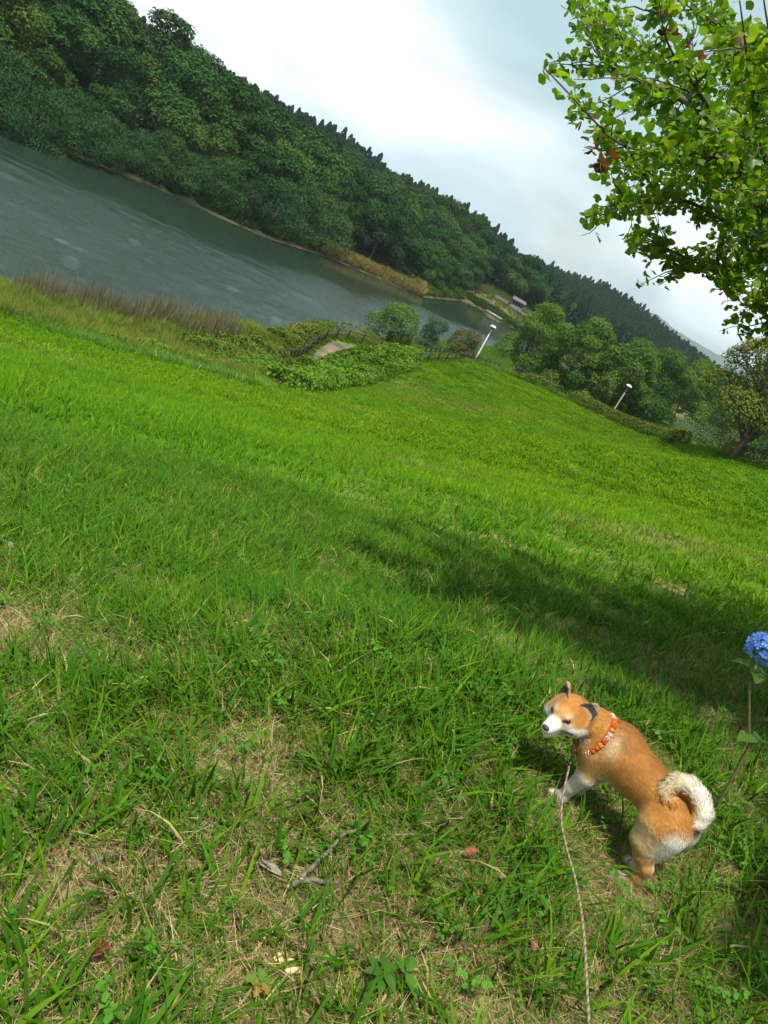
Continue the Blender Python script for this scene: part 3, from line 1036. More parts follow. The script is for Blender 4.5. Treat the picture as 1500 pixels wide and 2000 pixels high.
def leafy_bank(name, px_pts, width, height, leaf, dens, pal, mat, label, cat, seed, boxy=0.5, rough=0.25, back=None):
    """a hedge or overgrown bank: leaves over a long mound along a line on the ground"""
    r = np.random.default_rng(seed)
    pts = np.array([drape(*p) for p in px_pts])
    q, T, u = ribbon(pts, 0.25)
    L = u[-1]
    n = int(dens * L * (width + 2 * height))
    i = r.integers(0, len(q), n)
    f = r.random(n)
    a = np.pi * r.random(n)
    ca, sa = np.cos(a), np.sin(a)
    ex = 1.0 - boxy * 0.6
    ox = np.sign(ca) * np.abs(ca) ** ex * width * 0.5
    oz = np.abs(sa) ** ex * height
    S = u[i] + (f - 0.5) * 0.25
    endf = np.clip(np.minimum(S, L - S) / (0.4 * height + 0.1), 0.0, 1) ** 0.5
    hn = (1 - rough) + 2 * rough * fbm(S, ox, height * 1.1, seed, 3)
    nrm = np.stack([-T[i, 1], T[i, 0]], 1)
    depth = 1 - 0.22 * r.random(n) ** 2
    ox = ox * (1 + rough * (fbm(S, oz, height, seed + 3, 3) - 0.5)) * depth
    oz = oz * hn * depth * endf
    xy = q[i] + T[i] * ((f - 0.5) * 0.25)[:, None] + nrm * ox[:, None] + r.normal(size=(n, 2)) * leaf * 0.3
    z = ground_z(xy[:, 0], xy[:, 1]) + oz - 0.03
    P = np.column_stack([xy, z])
    N0 = np.column_stack([nrm * (ox / (width * 0.5))[:, None], oz / height + 0.3])
    N0 = N0 + r.normal(size=N0.shape) * 0.45
    N0 /= np.linalg.norm(N0, axis=1)[:, None]
    V, Fq = leaf_cards(P, N0, leaf * r.uniform(0.6, 1.35, n), 0.7, r, 0.12)
    pal = np.array(pal)
    tn = np.clip(fbm(S * 1.0, ox, 2.2, seed + 9, 3) * 0.9 + 0.45 * (r.random(n) - 0.3), 0, 0.999) * (len(pal) - 1)
    i0 = tn.astype(int); ff = (tn - i0)[:, None]
    C = (pal[i0] * (1 - ff) + pal[i0 + 1] * ff) * r.uniform(0.75, 1.25, n)[:, None]
    root = bpy.data.objects.new(name, None); COL.objects.link(root)
    c = pts.mean(0); root.location = c
    tag(root, label, cat)
    add('foliage', mesh_data(name, V - c, [Fq], np.repeat(C, 4, 0), [mat], shade=False), root)
    # woody stems inside
    mb = MB()
    for k in range(int(L / 0.7) + 2):
        j = r.integers(0, len(q))
        b = np.array([q[j, 0], q[j, 1], float(ground_z(q[j, 0], q[j, 1])) - 0.05])
        e = b + np.array([r.normal() * 0.2 * width, r.normal() * 0.2 * width, height * r.uniform(0.5, 0.75)])
        mb.tube(np.array([b, (b + e) / 2 + r.normal(size=3) * 0.04, e]) - c, np.array([0.03, 0.022, 0.008]) * (0.5 + height * 0.5), 5)
    add('stems', mb.mesh(name + '_stems', [M_BARK]), root)
    return root


def bush(name, px, py, d, W, H, leaf, n, pal, mat, label, seed, nl=14, cat='shrub', sq=0.75):
    p, h = tree_at(px, py, d)
    if H is None:
        H = h
    r = np.random.default_rng(seed)
    lobes = []
    for i in range(nl):
        a = r.random() * 6.28; t = r.random()
        rr = W * 0.5 * (0.25 + 0.5 * r.random()) * (1 - 0.45 * t)
        s = W * r.uniform(0.16, 0.27)
        lobes.append((np.array([rr * cos(a), rr * sin(a), H * (0.15 + 0.68 * t)]), np.array([s, s, s * sq])))
    P, Nn, k = crown_points(r, lobes, n)
    P[:, 2] = np.maximum(P[:, 2], 0.02)
    P += r.normal(size=P.shape) * leaf * 0.5
    V, Fq = leaf_cards(P, Nn, leaf * r.uniform(0.6, 1.35, len(P)), 0.55, r, 0.12)
    pal = np.array(pal)
    lt = r.random(len(lobes))
    tone = np.clip(lt[k] * 0.6 + r.random(len(P)) * 0.5, 0, 0.999) * (len(pal) - 1)
    i0 = tone.astype(int); f = (tone - i0)[:, None]
    C = (pal[i0] * (1 - f) + pal[i0 + 1] * f) * r.uniform(0.78, 1.22, len(P))[:, None]
    root = bpy.data.objects.new(name, None); COL.objects.link(root)
    root.location = p
    tag(root, label, cat)
    add('foliage', mesh_data(name, V, [Fq], np.repeat(C, 4, 0), [mat], shade=False), root)
    mb = MB()
    for k in range(9):
        a = r.random() * 6.28
        e = np.array([cos(a) * W * 0.28 * r.random(), sin(a) * W * 0.28 * r.random(), H * r.uniform(0.55, 0.9)])
        mb.tube(np.array([[cos(a) * 0.1, sin(a) * 0.1, -0.1], e * 0.5 + r.normal(size=3) * 0.08, e]), np.array([0.05, 0.035, 0.01]), 5)
    add('stems', mb.mesh(name + '_stems', [M_BARK]), root)
    return root


def fence(px_pts, label, h=0.95, post_step=1.7, rails=2):
    pts = np.array([drape(*p) for p in px_pts])
    q, T, u = ribbon(pts, 0.1)
    root = bpy.data.objects.new('wooden_fence', None); COL.objects.link(root)
    c = np.array([pts[0][0], pts[0][1], pts[0][2]])
    root.location = c
    tag(root, label, 'fence')
    m = M_FENCE
    n = max(2, int(round(u[-1] / post_step)) + 1)
    idx = np.linspace(0, len(q) - 1, n).astype(int)
    base = [np.array([q[i, 0], q[i, 1], float(ground_z(q[i, 0], q[i, 1]))]) for i in idx]
    for b in base:
        mb = MB()
        mb.tube(np.array([b + (0, 0, -0.2), b + (0, 0, h - 0.02), b + (0, 0, h + 0.06)]) - c, [0.07, 0.068, 0.05], 8)
        add('post', mb.mesh('fence_post', [m]), root)
    for a, b in zip(base[:-1], base[1:]):
        for k in range(rails):
            zz = h - 0.10 - k * 0.42
            mb = MB()
            mb.tube(np.array([a + (0, 0, zz), (a + b) / 2 + (0, 0, zz - 0.012), b + (0, 0, zz)]) - c, 0.046, 7)
            add('rail', mb.mesh('fence_rail', [m]), root)
    return root


def street_lamp(base_px, top_px, label, white, d=None):
    b = drape(*base_px) if d is None else np.array([*at(base_px[0], base_px[1], d)[:2], 0])
    b[2] = float(ground_z(b[0], b[1]))
    r = ray(*top_px); k = hypot(b[0], b[1]) / hypot(r[0], r[1])
    H = CAM_Z + r[2] * k - b[2]
    root = bpy.data.objects.new('street_lamp', None); COL.objects.link(root)
    root.location = b
    tag(root, label, 'street lamp')
    mp = M_LAMPW if white else M_LAMPG
    mb = MB()
    mb.tube([[0, 0, 0.2], [0, 0, H * 0.33], [0, 0, H * 0.335], [0, 0, H - 0.3]], [0.095, 0.090, 0.070, 0.060], 12)
    pole = add('pole', mb.mesh('lamp_pole', [mp]), root)
    mb = MB()
    mb.tube([[0, 0, -0.2], [0, 0, 0.25], [0, 0, 0.27]], [0.13, 0.13, 0.11], 12)
    add('base_collar', mb.mesh('lamp_base_collar', [M_LAMPD]), pole)
    mb = MB()
    z = np.array([-0.28, -0.20, -0.12, -0.05]); rr = np.array([0.07, 0.10, 0.20, 0.27])
    mb.tube(np.column_stack([z * 0, z * 0, H + z]), rr, 16)
    add('lamp_neck', mb.mesh('lamp_neck', [M_LAMPD]), root)
    mb = MB()
    t = np.linspace(0, 1, 7)
    zz = H - 0.05 + 0.20 * np.sin(t * pi / 2); rr = 0.31 * np.cos(t * pi / 2) + 0.01
    mb.tube(np.column_stack([t * 0, t * 0, zz]), rr, 20)
    add('lamp_shade', mb.mesh('lamp_shade', [M_LAMPS]), root)
    return root


def sheet(name, px_poly, mat, lift, label=None):
    pts = np.array([drape(*p) for p in px_poly])[:, :2]
    lo, hi = pts.min(0), pts.max(0)
    st = 0.35
    gx = np.arange(lo[0] - st, hi[0] + st, st); gy = np.arange(lo[1] - st, hi[1] + st, st)
    X, Y = np.meshgrid(gx, gy, indexing='ij')
    wob = (fbm(X, Y, 1.5, 77, 3) - 0.5) * 0.6
    ins = inside(X + wob, Y + wob, [tuple(p) for p in pts])
    Z = ground_z(X.ravel(), Y.ravel()).reshape(X.shape) + lift
    V = np.stack([X, Y, Z], -1).reshape(-1, 3)
    m = X.shape[1]
    i, j = np.nonzero(ins[:-1, :-1] | ins[1:, 1:])
    q = np.stack([i * m + j, (i + 1) * m + j, (i + 1) * m + j + 1, i * m + j + 1], 1)
    used, inv = np.unique(q, return_inverse=True)
    return add(name, mesh_data(name, V[used], [inv.reshape(-1, 4)], None, [mat]), kind='structure')


def build_park():
    global M_FENCE, M_LAMPW, M_LAMPG, M_LAMPD, M_LAMPS
    M_FENCE = noise_mat('fence_wood', (0.030, 0.025, 0.020), (0.075, 0.062, 0.05), 6, 0.85, 0.4)
    M_LAMPW = noise_mat('lamp_paint_white', (0.40, 0.41, 0.41), (0.48, 0.49, 0.48), 3, 0.5, 0.0)
    M_LAMPG = noise_mat('lamp_paint_brown', (0.20, 0.16, 0.13), (0.28, 0.23, 0.19), 3, 0.55, 0.0)
    M_LAMPD = noise_mat('lamp_neck', (0.16, 0.15, 0.14), (0.22, 0.21, 0.2), 5, 0.6, 0)
    M_LAMPS = noise_mat('lamp_shade', (0.74, 0.75, 0.74), (0.80, 0.80, 0.79), 5, 0.35, 0)
    m_dirt = noise_mat('path_earth', (0.060, 0.055, 0.030), (0.19, 0.155, 0.11), 0.9, 0.95, 0.4)
    m_red = noise_mat('path_red_earth', (0.16, 0.09, 0.06), (0.24, 0.15, 0.10), 1.6, 0.95, 0.4)
    # ---- trees of the park
    spec = [
        ('park_tree', (1088, 598), 96, 7.6, 'airy light green tree with pale limbs beside the white lamp post', dict(seed=301, pal=PAL_LIGHT, nl=30, n=19000, leaf=0.21, base=0.12, trunkr=0.17, fork=2, limbs=10, lobe=(0.12, 0.22)), M_LEAF_PARK),
        ('park_tree', (1172, 622), 88, 7.4, 'dense dark green round tree behind the low hedge, next to the airy tree', dict(seed=302, pal=PAL_PARK, nl=34, n=23000, leaf=0.21, base=0.08, trunkr=0.2, lobe=(0.13, 0.24)), M_LEAF_PARK),
        ('park_tree', (1262, 664), 87, 7.6, 'broad mid-green tree behind the brown lamp post', dict(seed=303, pal=PAL_PARK[1:], nl=34, n=23000, leaf=0.21, base=0.08, trunkr=0.2, droop=0.3, lobe=(0.13, 0.24)), M_LEAF_PARK),
        ('park_tree', (1326, 688), 91, 7.2, 'darker green tree standing behind the broad mid-green one', dict(seed=304, pal=PAL_PARK[:3], nl=30, n=19000, leaf=0.21, base=0.08, trunkr=0.2, lobe=(0.13, 0.24)), M_LEAF_PARK),
        ('park_tree', (1386, 706), 98, 6.6, 'small bright green tree at the end of the row, beside the gold-tinged tree', dict(seed=305, pal=PAL_LIGHT, nl=26, n=13000, leaf=0.2, base=0.08, trunkr=0.15, lobe=(0.13, 0.24)), M_LEAF_PARK),
    ]
    r = np.random.default_rng(8)
    for nm, top, d, W, lab, kw, mt in spec:
        p, H = tree_at(top[0], top[1], d)
        me = tree_meshes(nm, mt, H=H, W=W, **kw)
        place_tree(me, nm, (p[0], p[1], p[2] - 0.1), 0.0, 1.0, lab)
    p = drape(1430, 897)
    me = tree_meshes('forked_tree', M_LEAF_PARK, seed=311, H=8.8, W=8.2, base=0.20, nl=34, n=26000, leaf=0.18, pal=PAL_GOLD[1:], trunkr=0.30, fork=3, limbs=8, lobe=(0.13, 0.23))
    place_tree(me, 'park_tree', (p[0], p[1], p[2] - 0.05), 0.6, 1.0, 'gold-tinged spreading tree with forked dark trunk at the hedge end')
    p2, H = tree_at(1520, 735, 86)
    me = tree_meshes('back_tree', M_LEAF_PARK, seed=312, H=H, W=7, base=0.1, nl=26, n=12000, leaf=0.2, pal=PAL_PARK, trunkr=0.2)
    place_tree(me, 'park_tree', p2, 0.6, 1.0, 'green tree partly hidden behind the gold-tinged forked tree')
    # ---- shrubs by the water
    bush('lakeside_shrub', 792, 596, 80, 5.6, None, 0.20, 9000, PAL_LIGHT[:2] + [(0.10, 0.15, 0.035)], M_LEAF_PARK, 'big loose green shrub by the lake, behind the bend of the fence', 401)
    bush('lakeside_shrub', 862, 622, 86, 3.4, None, 0.17, 4200, [(0.045, 0.095, 0.04), (0.07, 0.125, 0.055)], M_LEAF_PARK, 'thin bluish-green sapling shrub at the water beside the big loose shrub', 402)
    bush('lakeside_shrub', 925, 648, 88, 4.4, None, 0.18, 6000, [(0.055, 0.08, 0.025), (0.09, 0.10, 0.035), (0.13, 0.105, 0.05)], M_LEAF_PARK, 'brownish olive shrub behind the white lamp post', 403)
    for k, (px, py, d, W, lab) in enumerate(((1098, 748, 80, 1.7, 'small clipped dark bush at the gap in the hedge'), (1186, 762, 84, 1.6, 'clipped ball bush under the dense dark tree'), (1168, 752, 90, 1.4, 'clipped ball bush in the shade between the two park trees'), (1300, 812, 84, 2.0, 'low rounded bush beside the tan path under the trees'))):
        bush('clipped_bush', px, py, d, W, 1.1, 0.10, 2200, PAL_PARK[:3], M_LEAF_PARK, lab, 420 + k, 9, 'bush')
    # ---- hedges
    ph = [(0.030, 0.060, 0.008), (0.055, 0.090, 0.010), (0.11, 0.14, 0.016), (0.13, 0.12, 0.022)]
    leafy_bank('clipped_hedge', [(1022, 742), (1050, 755), (1084, 771)], 1.1, 1.05, 0.14, 120, ph, M_LEAF_PARK, 'short clipped hedge at the end of the wooden fence', 'hedge', 501, 0.7, 0.12)
    leafy_bank('clipped_hedge', [(1112, 784), (1150, 803), (1200, 826), (1260, 851), (1320, 869), (1372, 871)], 1.2, 1.15, 0.14, 120, ph, M_LEAF_PARK, 'long clipped yellow-green hedge curving along the lawn edge', 'hedge', 502, 0.7, 0.12)
    leafy_bank('clipped_hedge', [(1386, 876), (1425, 892), (1500, 916), (1580, 945)], 1.2, 1.15, 0.14, 120, ph, M_LEAF_PARK, 'clipped hedge running past the forked tree', 'hedge', 503, 0.7, 0.12)
    leafy_bank('clipped_hedge', [(1296, 834), (1330, 846), (1352, 850)], 1.0, 0.8, 0.14, 120, ph, M_LEAF_PARK, 'low hedge stub in the shade behind the tan path', 'hedge', 504, 0.7, 0.15)
    pk = [(0.045, 0.115, 0.010), (0.075, 0.165, 0.012), (0.11, 0.21, 0.016), (0.16, 0.25, 0.025)]
    leafy_bank('creeper_bank', [(522, 752), (570, 757), (640, 750), (720, 733), (800, 712)], 2.8, 1.15, 0.19, 120, pk, M_LEAF_PARK, 'bank smothered in bright green creeper along the bottom of the lawn', 'hedge', 511, 0.3, 0.5)
    leafy_bank('creeper_bank', [(600, 728), (660, 715), (730, 702), (812, 695)], 2.4, 1.0, 0.19, 120, pk, M_LEAF_PARK, 'creeper-covered bank between the dirt path and the lower creeper bank', 'hedge', 512, 0.3, 0.5)
    # ---- scrub on the shore bank
    po = [(0.040, 0.090, 0.014), (0.070, 0.125, 0.016), (0.105, 0.145, 0.02), (0.15, 0.14, 0.035)]
    leafy_bank('scrub_thicket', [(365, 690), (430, 690), (480, 694), (530, 696)], 4.0, 0.9, 0.19, 90, po, M_LEAF_PARK, 'olive scrub thicket on the shore bank beside the brown reeds', 'scrub', 521, 0.1, 0.7)
    leafy_bank('scrub_thicket', [(548, 672), (580, 655), (620, 640), (680, 645), (735, 660)], 3.0, 0.8, 0.18, 90, po[:3] + [(0.2, 0.17, 0.06)], M_LEAF_PARK, 'grassy scrub between the curved fence and the water', 'scrub', 522, 0.1, 0.6)
    leafy_bank('scrub_thicket', [(420, 716), (480, 722), (525, 722)], 2.6, 0.7, 0.18, 90, pk, M_LEAF_PARK, 'green weed thicket at the start of the dirt path', 'scrub', 523, 0.1, 0.6)
    leafy_bank('scrub_thicket', [(180, 668), (260, 684), (340, 702), (420, 726)], 1.6, 0.6, 0.16, 110, pk, M_LEAF_PARK, 'low leafy strip of creeper edging the lawn above the reeds', 'scrub', 524, 0.1, 0.6)
    # ---- fences
    fence([(535, 708), (560, 706), (588, 698), (606, 682), (626, 665), (652, 661), (682, 664), (712, 673), (740, 683)], 'weathered two-rail wooden fence bending round the dirt path')
    fence([(814, 708), (850, 707), (890, 707), (930, 711), (970, 722), (1010, 738), (1050, 755), (1086, 772)], 'weathered two-rail wooden fence running past the white lamp post')
    fence([(796, 692), (828, 694), (862, 694), (905, 697)], 'short wooden fence between the shrubs and the creeper bank')
    # ---- lamps
    street_lamp((923, 711), (963, 638), 'white lamp post with mushroom head standing by the wooden fence', True)
    street_lamp((1194, 808), (1227, 753), 'brown lamp post with white mushroom head behind the long hedge', False, 82)
    # ---- paths
    sheet('dirt_path', [(535, 742), (568, 734), (606, 712), (612, 698), (628, 682), (654, 672), (684, 675), (694, 682), (656, 690), (628, 704), (592, 724), (552, 748)], m_dirt, 0.10)
    sheet('hedge_gap_path', [(1086, 768), (1108, 778), (1112, 784), (1086, 774)], m_red, 0.03)
    sheet('shade_path', [(1292, 836), (1345, 845), (1350, 853), (1300, 848)], m_dirt, 0.03)
    sheet('fence_terrace', [(830, 676), (900, 676), (910, 690), (835, 690)], m_red, 0.03)
    # ---- far end of the lake
    m_conc = noise_mat('concrete_edge', (0.30, 0.30, 0.28), (0.42, 0.42, 0.40), 0.8, 0.85, 0.2)
    mb = MB()
    L = np.array([on_z(x, y, 0.0)[:2] for x, y in ((908, 586), (930, 597), (955, 612), (985, 630))])
    L = np.column_stack([L, np.full(len(L), 0.30)])
    mb.tube(L + np.array([0, 0.3, 0]), 0.35, 6)
    add('lake_kerb', mb.mesh('lake_kerb', [m_conc]), kind='structure')
    pavilion()
    shed()
    utility_pole()


def pavilion():
    p = at(1006, 602, 244); z = float(ground_z(p[0], p[1]))
    root = bpy.data.objects.new('pavilion', None); COL.objects.link(root)
    root.location = (p[0], p[1], z)
    root.rotation_euler = (0, 0, 0.12)
    tag(root, 'small grey-roofed open pavilion with dark bays on the far dam', 'pavilion')
    mw = noise_mat('pavilion_wall', (0.17, 0.168, 0.16), (0.22, 0.216, 0.20), 2, 0.8, 0.1)
    mr = noise_mat('pavilion_roof', (0.09, 0.093, 0.10), (0.12, 0.124, 0.13), 2, 0.6, 0.1)
    md = noise_mat('pavilion_dark', (0.02, 0.02, 0.022), (0.04, 0.04, 0.04), 2, 0.8, 0.1)
    W, D, H = 3.9, 2.4, 2.0
    def part(n, c, s, m, **k):
        mb = MB(); mb.box(c, s, **k); return add(n, mb.mesh(n, [m], shade=False), root)
    part('plinth', (0, 0, 0.2), (W + 0.4, D + 0.4, 0.5), mw)
    part('back_wall', (0, D / 2 - 0.1, 0.45 + H / 2), (W, 0.16, H), md)
    for s in (-1, 1):
        part('side_wall', (s * (W / 2 - 0.08), 0.05, 0.45 + H / 2), (0.16, D - 0.3, H), mw)
    for k in range(5):
        part('post', (-W / 2 + 0.15 + k * (W - 0.3) / 4, -D / 2 + 0.12, 0.45 + H / 2), (0.2, 0.2, H), mw)
    part('low_wall', (0, -D / 2 + 0.10, 0.75), (W - 0.45, 0.12, 0.6), mw)
    part('lintel', (0, -D / 2 + 0.1, 0.45 + H - 0.12), (W + 0.02, 0.24, 0.3), mw)
    rf = MB()
    h0 = 0.45 + H
    x, y = W / 2 + 0.35, D / 2 + 0.35
    V = [(-x, -y, h0 - 0.02), (x, -y, h0 - 0.02), (x, y, h0 - 0.02), (-x, y, h0 - 0.02), (-x, -y, h0 + 0.12), (x, -y, h0 + 0.12), (x, y, h0 + 0.12), (-x, y, h0 + 0.12), (-x + 0.2, 0, h0 + 0.85), (x - 0.2, 0, h0 + 0.85)]
    rf.put(V, [np.array([[0, 3, 2, 1], [0, 1, 5, 4], [2, 3, 7, 6], [1, 2, 6, 5], [3, 0, 4, 7], [4, 5, 9, 8], [6, 7, 8, 9]]), np.array([[5, 6, 9], [7, 4, 8]])])
    roof = add('roof', rf.mesh('roof', [mr], shade=False), root)
    mb = MB(); mb.box((0, 0, h0 + 0.88), (2 * x - 0.3, 0.2, 0.12)); add('ridge_cap', mb.mesh('ridge_cap', [mw], shade=False), roof)
    # low pale walls beside it
    for px, py, w, lab in ((980, 584, 4.5, 'low pale concrete wall beside the pavilion, towards the wood'), (1027, 619, 4.0, 'low pale concrete wall below the pavilion end')):
        q = at(px, py, 243); mb = MB(); mb.box((0, 0, 0.35), (w, 0.25, 1.1), 0.1, bevel=0.03)
        add('low_wall', mb.mesh('low_wall', [mw], shade=False), None, (q[0], q[1], float(ground_z(q[0], q[1]))), lab, 'wall')


def shed():
    p = at(932, 530, 275); z = float(ground_z(p[0], p[1]))
    root = bpy.data.objects.new('farm_shed', None); COL.objects.link(root)
    root.location = (p[0], p[1], max(z, p[2] - 1.2)); root.rotation_euler = (0, 0, 0.4)
    tag(root, 'small pale-roofed shed half hidden among the trees behind the dam', 'shed')
    mw = noise_mat('shed_wall', (0.16, 0.16, 0.16), (0.24, 0.24, 0.23), 1, 0.8, 0.1)
    mr = noise_mat('shed_roof', (0.50, 0.52, 0.54), (0.62, 0.64, 0.66), 1, 0.5, 0.05)
    mb = MB(); mb.box((0, 0, 1.0), (3.6, 2.6, 4.0)); add('wall', mb.mesh('shed_wall', [mw], shade=False), root)
    mb = MB()
    mb.put([(-2.1, -1.7, 2.85), (2.1, -1.7, 2.85), (2.1, 0, 3.7), (-2.1, 0, 3.7), (2.1, 1.7, 2.85), (-2.1, 1.7, 2.85), (-2.1, -1.7, 2.75), (2.1, -1.7, 2.75), (2.1, 1.7, 2.75), (-2.1, 1.7, 2.75)],
           [np.array([[0, 1, 2, 3], [3, 2, 4, 5], [6, 7, 1, 0], [8, 9, 5, 4], [6, 9, 8, 7]]), np.array([[1, 4, 2], [0, 3, 5]])])
    add('roof', mb.mesh('shed_roof', [mr], shade=False), root)
    mb = MB(); mb.box((0.6, -1.32, 0.6), (0.9, 0.06, 2.0)); door = add('door', mb.mesh('shed_door', [mr], shade=False), root)
    mb = MB(); mb.box((0.95, -1.38, 0.6), (0.06, 0.06, 0.2)); add('handle', mb.mesh('door_handle', [mw], shade=False), door)


def utility_pole():
    p = at(975, 556, 285); z = float(ground_z(p[0], p[1]))
    t = at(982, 543, 285)
    mp = noise_mat('pole_concrete', (0.4, 0.4, 0.39), (0.5, 0.5, 0.49), 1, 0.8, 0)
    root = bpy.data.objects.new('utility_pole', None); COL.objects.link(root)
    root.location = (p[0], p[1], z)
    tag(root, 'thin pale utility pole in the clearing behind the dam', 'pole')
    H = max(t[2] - z, 5)
    mb = MB(); mb.tube([[0, 0, -0.3], [0, 0, H]], [0.16, 0.10], 8); add('shaft', mb.mesh('pole_shaft', [mp]), root)
    mb = MB(); mb.box((0, 0, H - 0.5), (1.4, 0.1, 0.1)); add('crossarm', mb.mesh('pole_crossarm', [mp], shade=False), root)
DOG_POS = np.array([1.197, 2.207])
DOG_HD = np.array([-0.722, 0.692]); DOG_HD /= np.linalg.norm(DOG_HD)
# ------------------------------------------------------------------ grass
def blades(r, base, length, width, az, lean, curl, col, segs=4, twist=0.3):
    """arched blades: quads narrowing to a tip"""
    n = len(base)
    t = np.linspace(0, 1, segs + 1)
    ang = lean[:, None] + curl[:, None] * t[None] ** 1.3            # angle from vertical along the blade
    dl = (length / segs)[:, None]
    dh = np.sin(ang) * dl; dv = np.cos(ang) * dl
    H = np.concatenate([np.zeros((n, 1)), np.cumsum(dh[:, 1:], 1)], 1)
    Z = np.concatenate([np.zeros((n, 1)), np.cumsum(dv[:, 1:], 1)], 1)
    ca, sa = np.cos(az)[:, None], np.sin(az)[:, None]
    C = np.stack([base[:, :1] + H * ca, base[:, 1:2] + H * sa, base[:, 2:3] + Z], -1)
    tw = az[:, None] + pi / 2 + twist * r.normal(size=(n, 1)) * t[None]
    prof = np.array([0.7, 1.0, 0.92, 0.66, 0.30, 0.05])[np.linspace(0, 5, segs + 1).round().astype(int)]
    prof[-1] = 0.04
    w = width[:, None] * prof[None] * 0.5
    S = np.stack([np.cos(tw) * w, np.sin(tw) * w, 0 * w], -1)
    V = np.stack([C - S, C + S], 2).reshape(n, -1, 3)
    m = 2 * (segs + 1)
    k = np.arange(segs)[None, :, None] * 2 + np.array([0, 1, 3, 2])[None, None]
    q = (np.arange(n)[:, None, None] * m + k).reshape(-1, 4)
    cc = np.repeat(col[:, None, :], m, 1)
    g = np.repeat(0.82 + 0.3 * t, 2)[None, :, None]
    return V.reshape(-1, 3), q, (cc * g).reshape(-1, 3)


G_PAL = np.array([(0.045, 0.132, 0.004), (0.060, 0.163, 0.005), (0.078, 0.184, 0.005), (0.108, 0.200, 0.006), (0.047, 0.140, 0.009)])
STRAW = np.array([(0.34, 0.25, 0.10), (0.43, 0.33, 0.15), (0.22, 0.13, 0.05), (0.48, 0.38, 0.20)])


def tuft(seed, n, R, L, W, lean=(0.05, 0.5), curl=(0.3, 1.6), segs=4, pal=G_PAL, dry=0.06, mat=None):
    r = np.random.default_rng(seed)
    a = r.random(n) * 6.28; rr = R * np.sqrt(r.random(n))
    base = np.stack([rr * np.cos(a), rr * np.sin(a), np.full(n, -0.012)], 1)
    col = pal[r.integers(0, len(pal), n)] * r.uniform(0.8, 1.2, n)[:, None]
    d = r.random(n) < dry
    col[d] = STRAW[r.integers(0, 4, d.sum())]
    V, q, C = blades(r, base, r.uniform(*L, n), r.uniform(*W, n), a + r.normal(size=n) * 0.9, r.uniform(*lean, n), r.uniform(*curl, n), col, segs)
    return mesh_data('tuft', V, [q], C, [mat or M_GRASS])


def straw_mat_mesh(seed, n, R):
    r = np.random.default_rng(seed)
    a = r.random(n) * 6.28; rr = R * np.sqrt(r.random(n))
    base = np.stack([rr * np.cos(a), rr * np.sin(a), r.uniform(0.0, 0.018, n)], 1)
    col = STRAW[r.integers(0, 4, n)] * r.uniform(0.55, 1.15, n)[:, None]
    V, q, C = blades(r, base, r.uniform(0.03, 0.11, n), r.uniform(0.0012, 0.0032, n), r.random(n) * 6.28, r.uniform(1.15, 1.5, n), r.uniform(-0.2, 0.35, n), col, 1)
    return mesh_data('straw', V, [q], C, [M_STRAW])


def weed_mesh(seed, n=6, size=0.017):
    r = np.random.default_rng(seed)
    mb = MB()
    for i in range(n):
        a = r.random() * 6.28; h = r.uniform(0.03, 0.08); d = r.uniform(0.01, 0.05)
        tip = np.array([cos(a) * d, sin(a) * d, h])
        mb.tube(np.array([[0, 0, -0.01], tip * 0.6 + (0, 0, 0.005), tip]), 0.0009, 3, (0.07, 0.15, 0.02), cap=False)
        for k in range(3):
            b = a + (k - 1) * 1.5 + r.normal() * 0.2
            s = size * r.uniform(0.7, 1.2)
            f = np.array([cos(b), sin(b), -0.15]); g = np.array([-sin(b), cos(b), 0.0])
            V = np.array([tip, tip + f * s * 0.5 + g * s * 0.36 + (0, 0, 0.003), tip + f * s * 1.0 + g * s * 0.22, tip + f * s * 0.93 - (0, 0, 0.002), tip + f * s * 1.0 - g * s * 0.22, tip + f * s * 0.5 - g * s * 0.36 + (0, 0, 0.003)])
            mb.put(V, [np.array([[0, 1, 2, 3], [0, 3, 4, 5]])], np.array((0.075, 0.19, 0.022)) * r.uniform(0.8, 1.25))
    return mb.mesh('weed', [M_GRASS])


def lawn_tint(x, y):
    n1 = fbm(x, y, 6.0, 61, 4)[:, None]; n2 = fbm(x, y, 1.3, 71, 3)[:, None]
    n3 = fbm(x, y, 28.0, 81, 3)[:, None]
    cool = np.array([0.78, 0.96, 0.9]); warm = np.array([1.5, 1.18, 0.7])
    t = np.clip(0.55 * smooth(0.3, 0.7, n1) + 0.3 * n2 + 0.35 * smooth(0.3, 0.7, n3) - 0.1, 0, 1)
    t = t * (0.35 + 0.65 * smooth(3, 14, np.hypot(x, y)))[:, None]
    out = (cool * (1 - t) + warm * t) * (0.85 + 0.3 * n2)
    dry = np.zeros(len(x))
    for p, rx, ry, amt in DRY_XY:
        dry = np.maximum(dry, amt * np.exp(-(((x - p[0]) / rx) ** 2 + ((y - p[1]) / ry) ** 2)))
    dry = np.clip(dry * (0.3 + 1.4 * n2[:, 0]), 0, 0.85)[:, None]
    return out * (1 - dry) + np.array([2.6, 1.15, 7.0]) * dry


def on_lawn(x, y):
    """inside the mown slope (not in the scrub, paths or behind the hedge)"""
    return inside(x, y, LAWN_POLY)


def field(r, n, d0, d1, margin, keep=None):
    d = np.sqrt(r.uniform(d0 * d0, d1 * d1, n)); a = np.radians(r.uniform(-62, 62, n))
    x, y = d * np.sin(a), d * np.cos(a)
    z = ground_z(x, y)
    P = np.column_stack([x, y, z])
    ok = in_view(P, margin) & on_lawn(x, y)
    return P[ok]


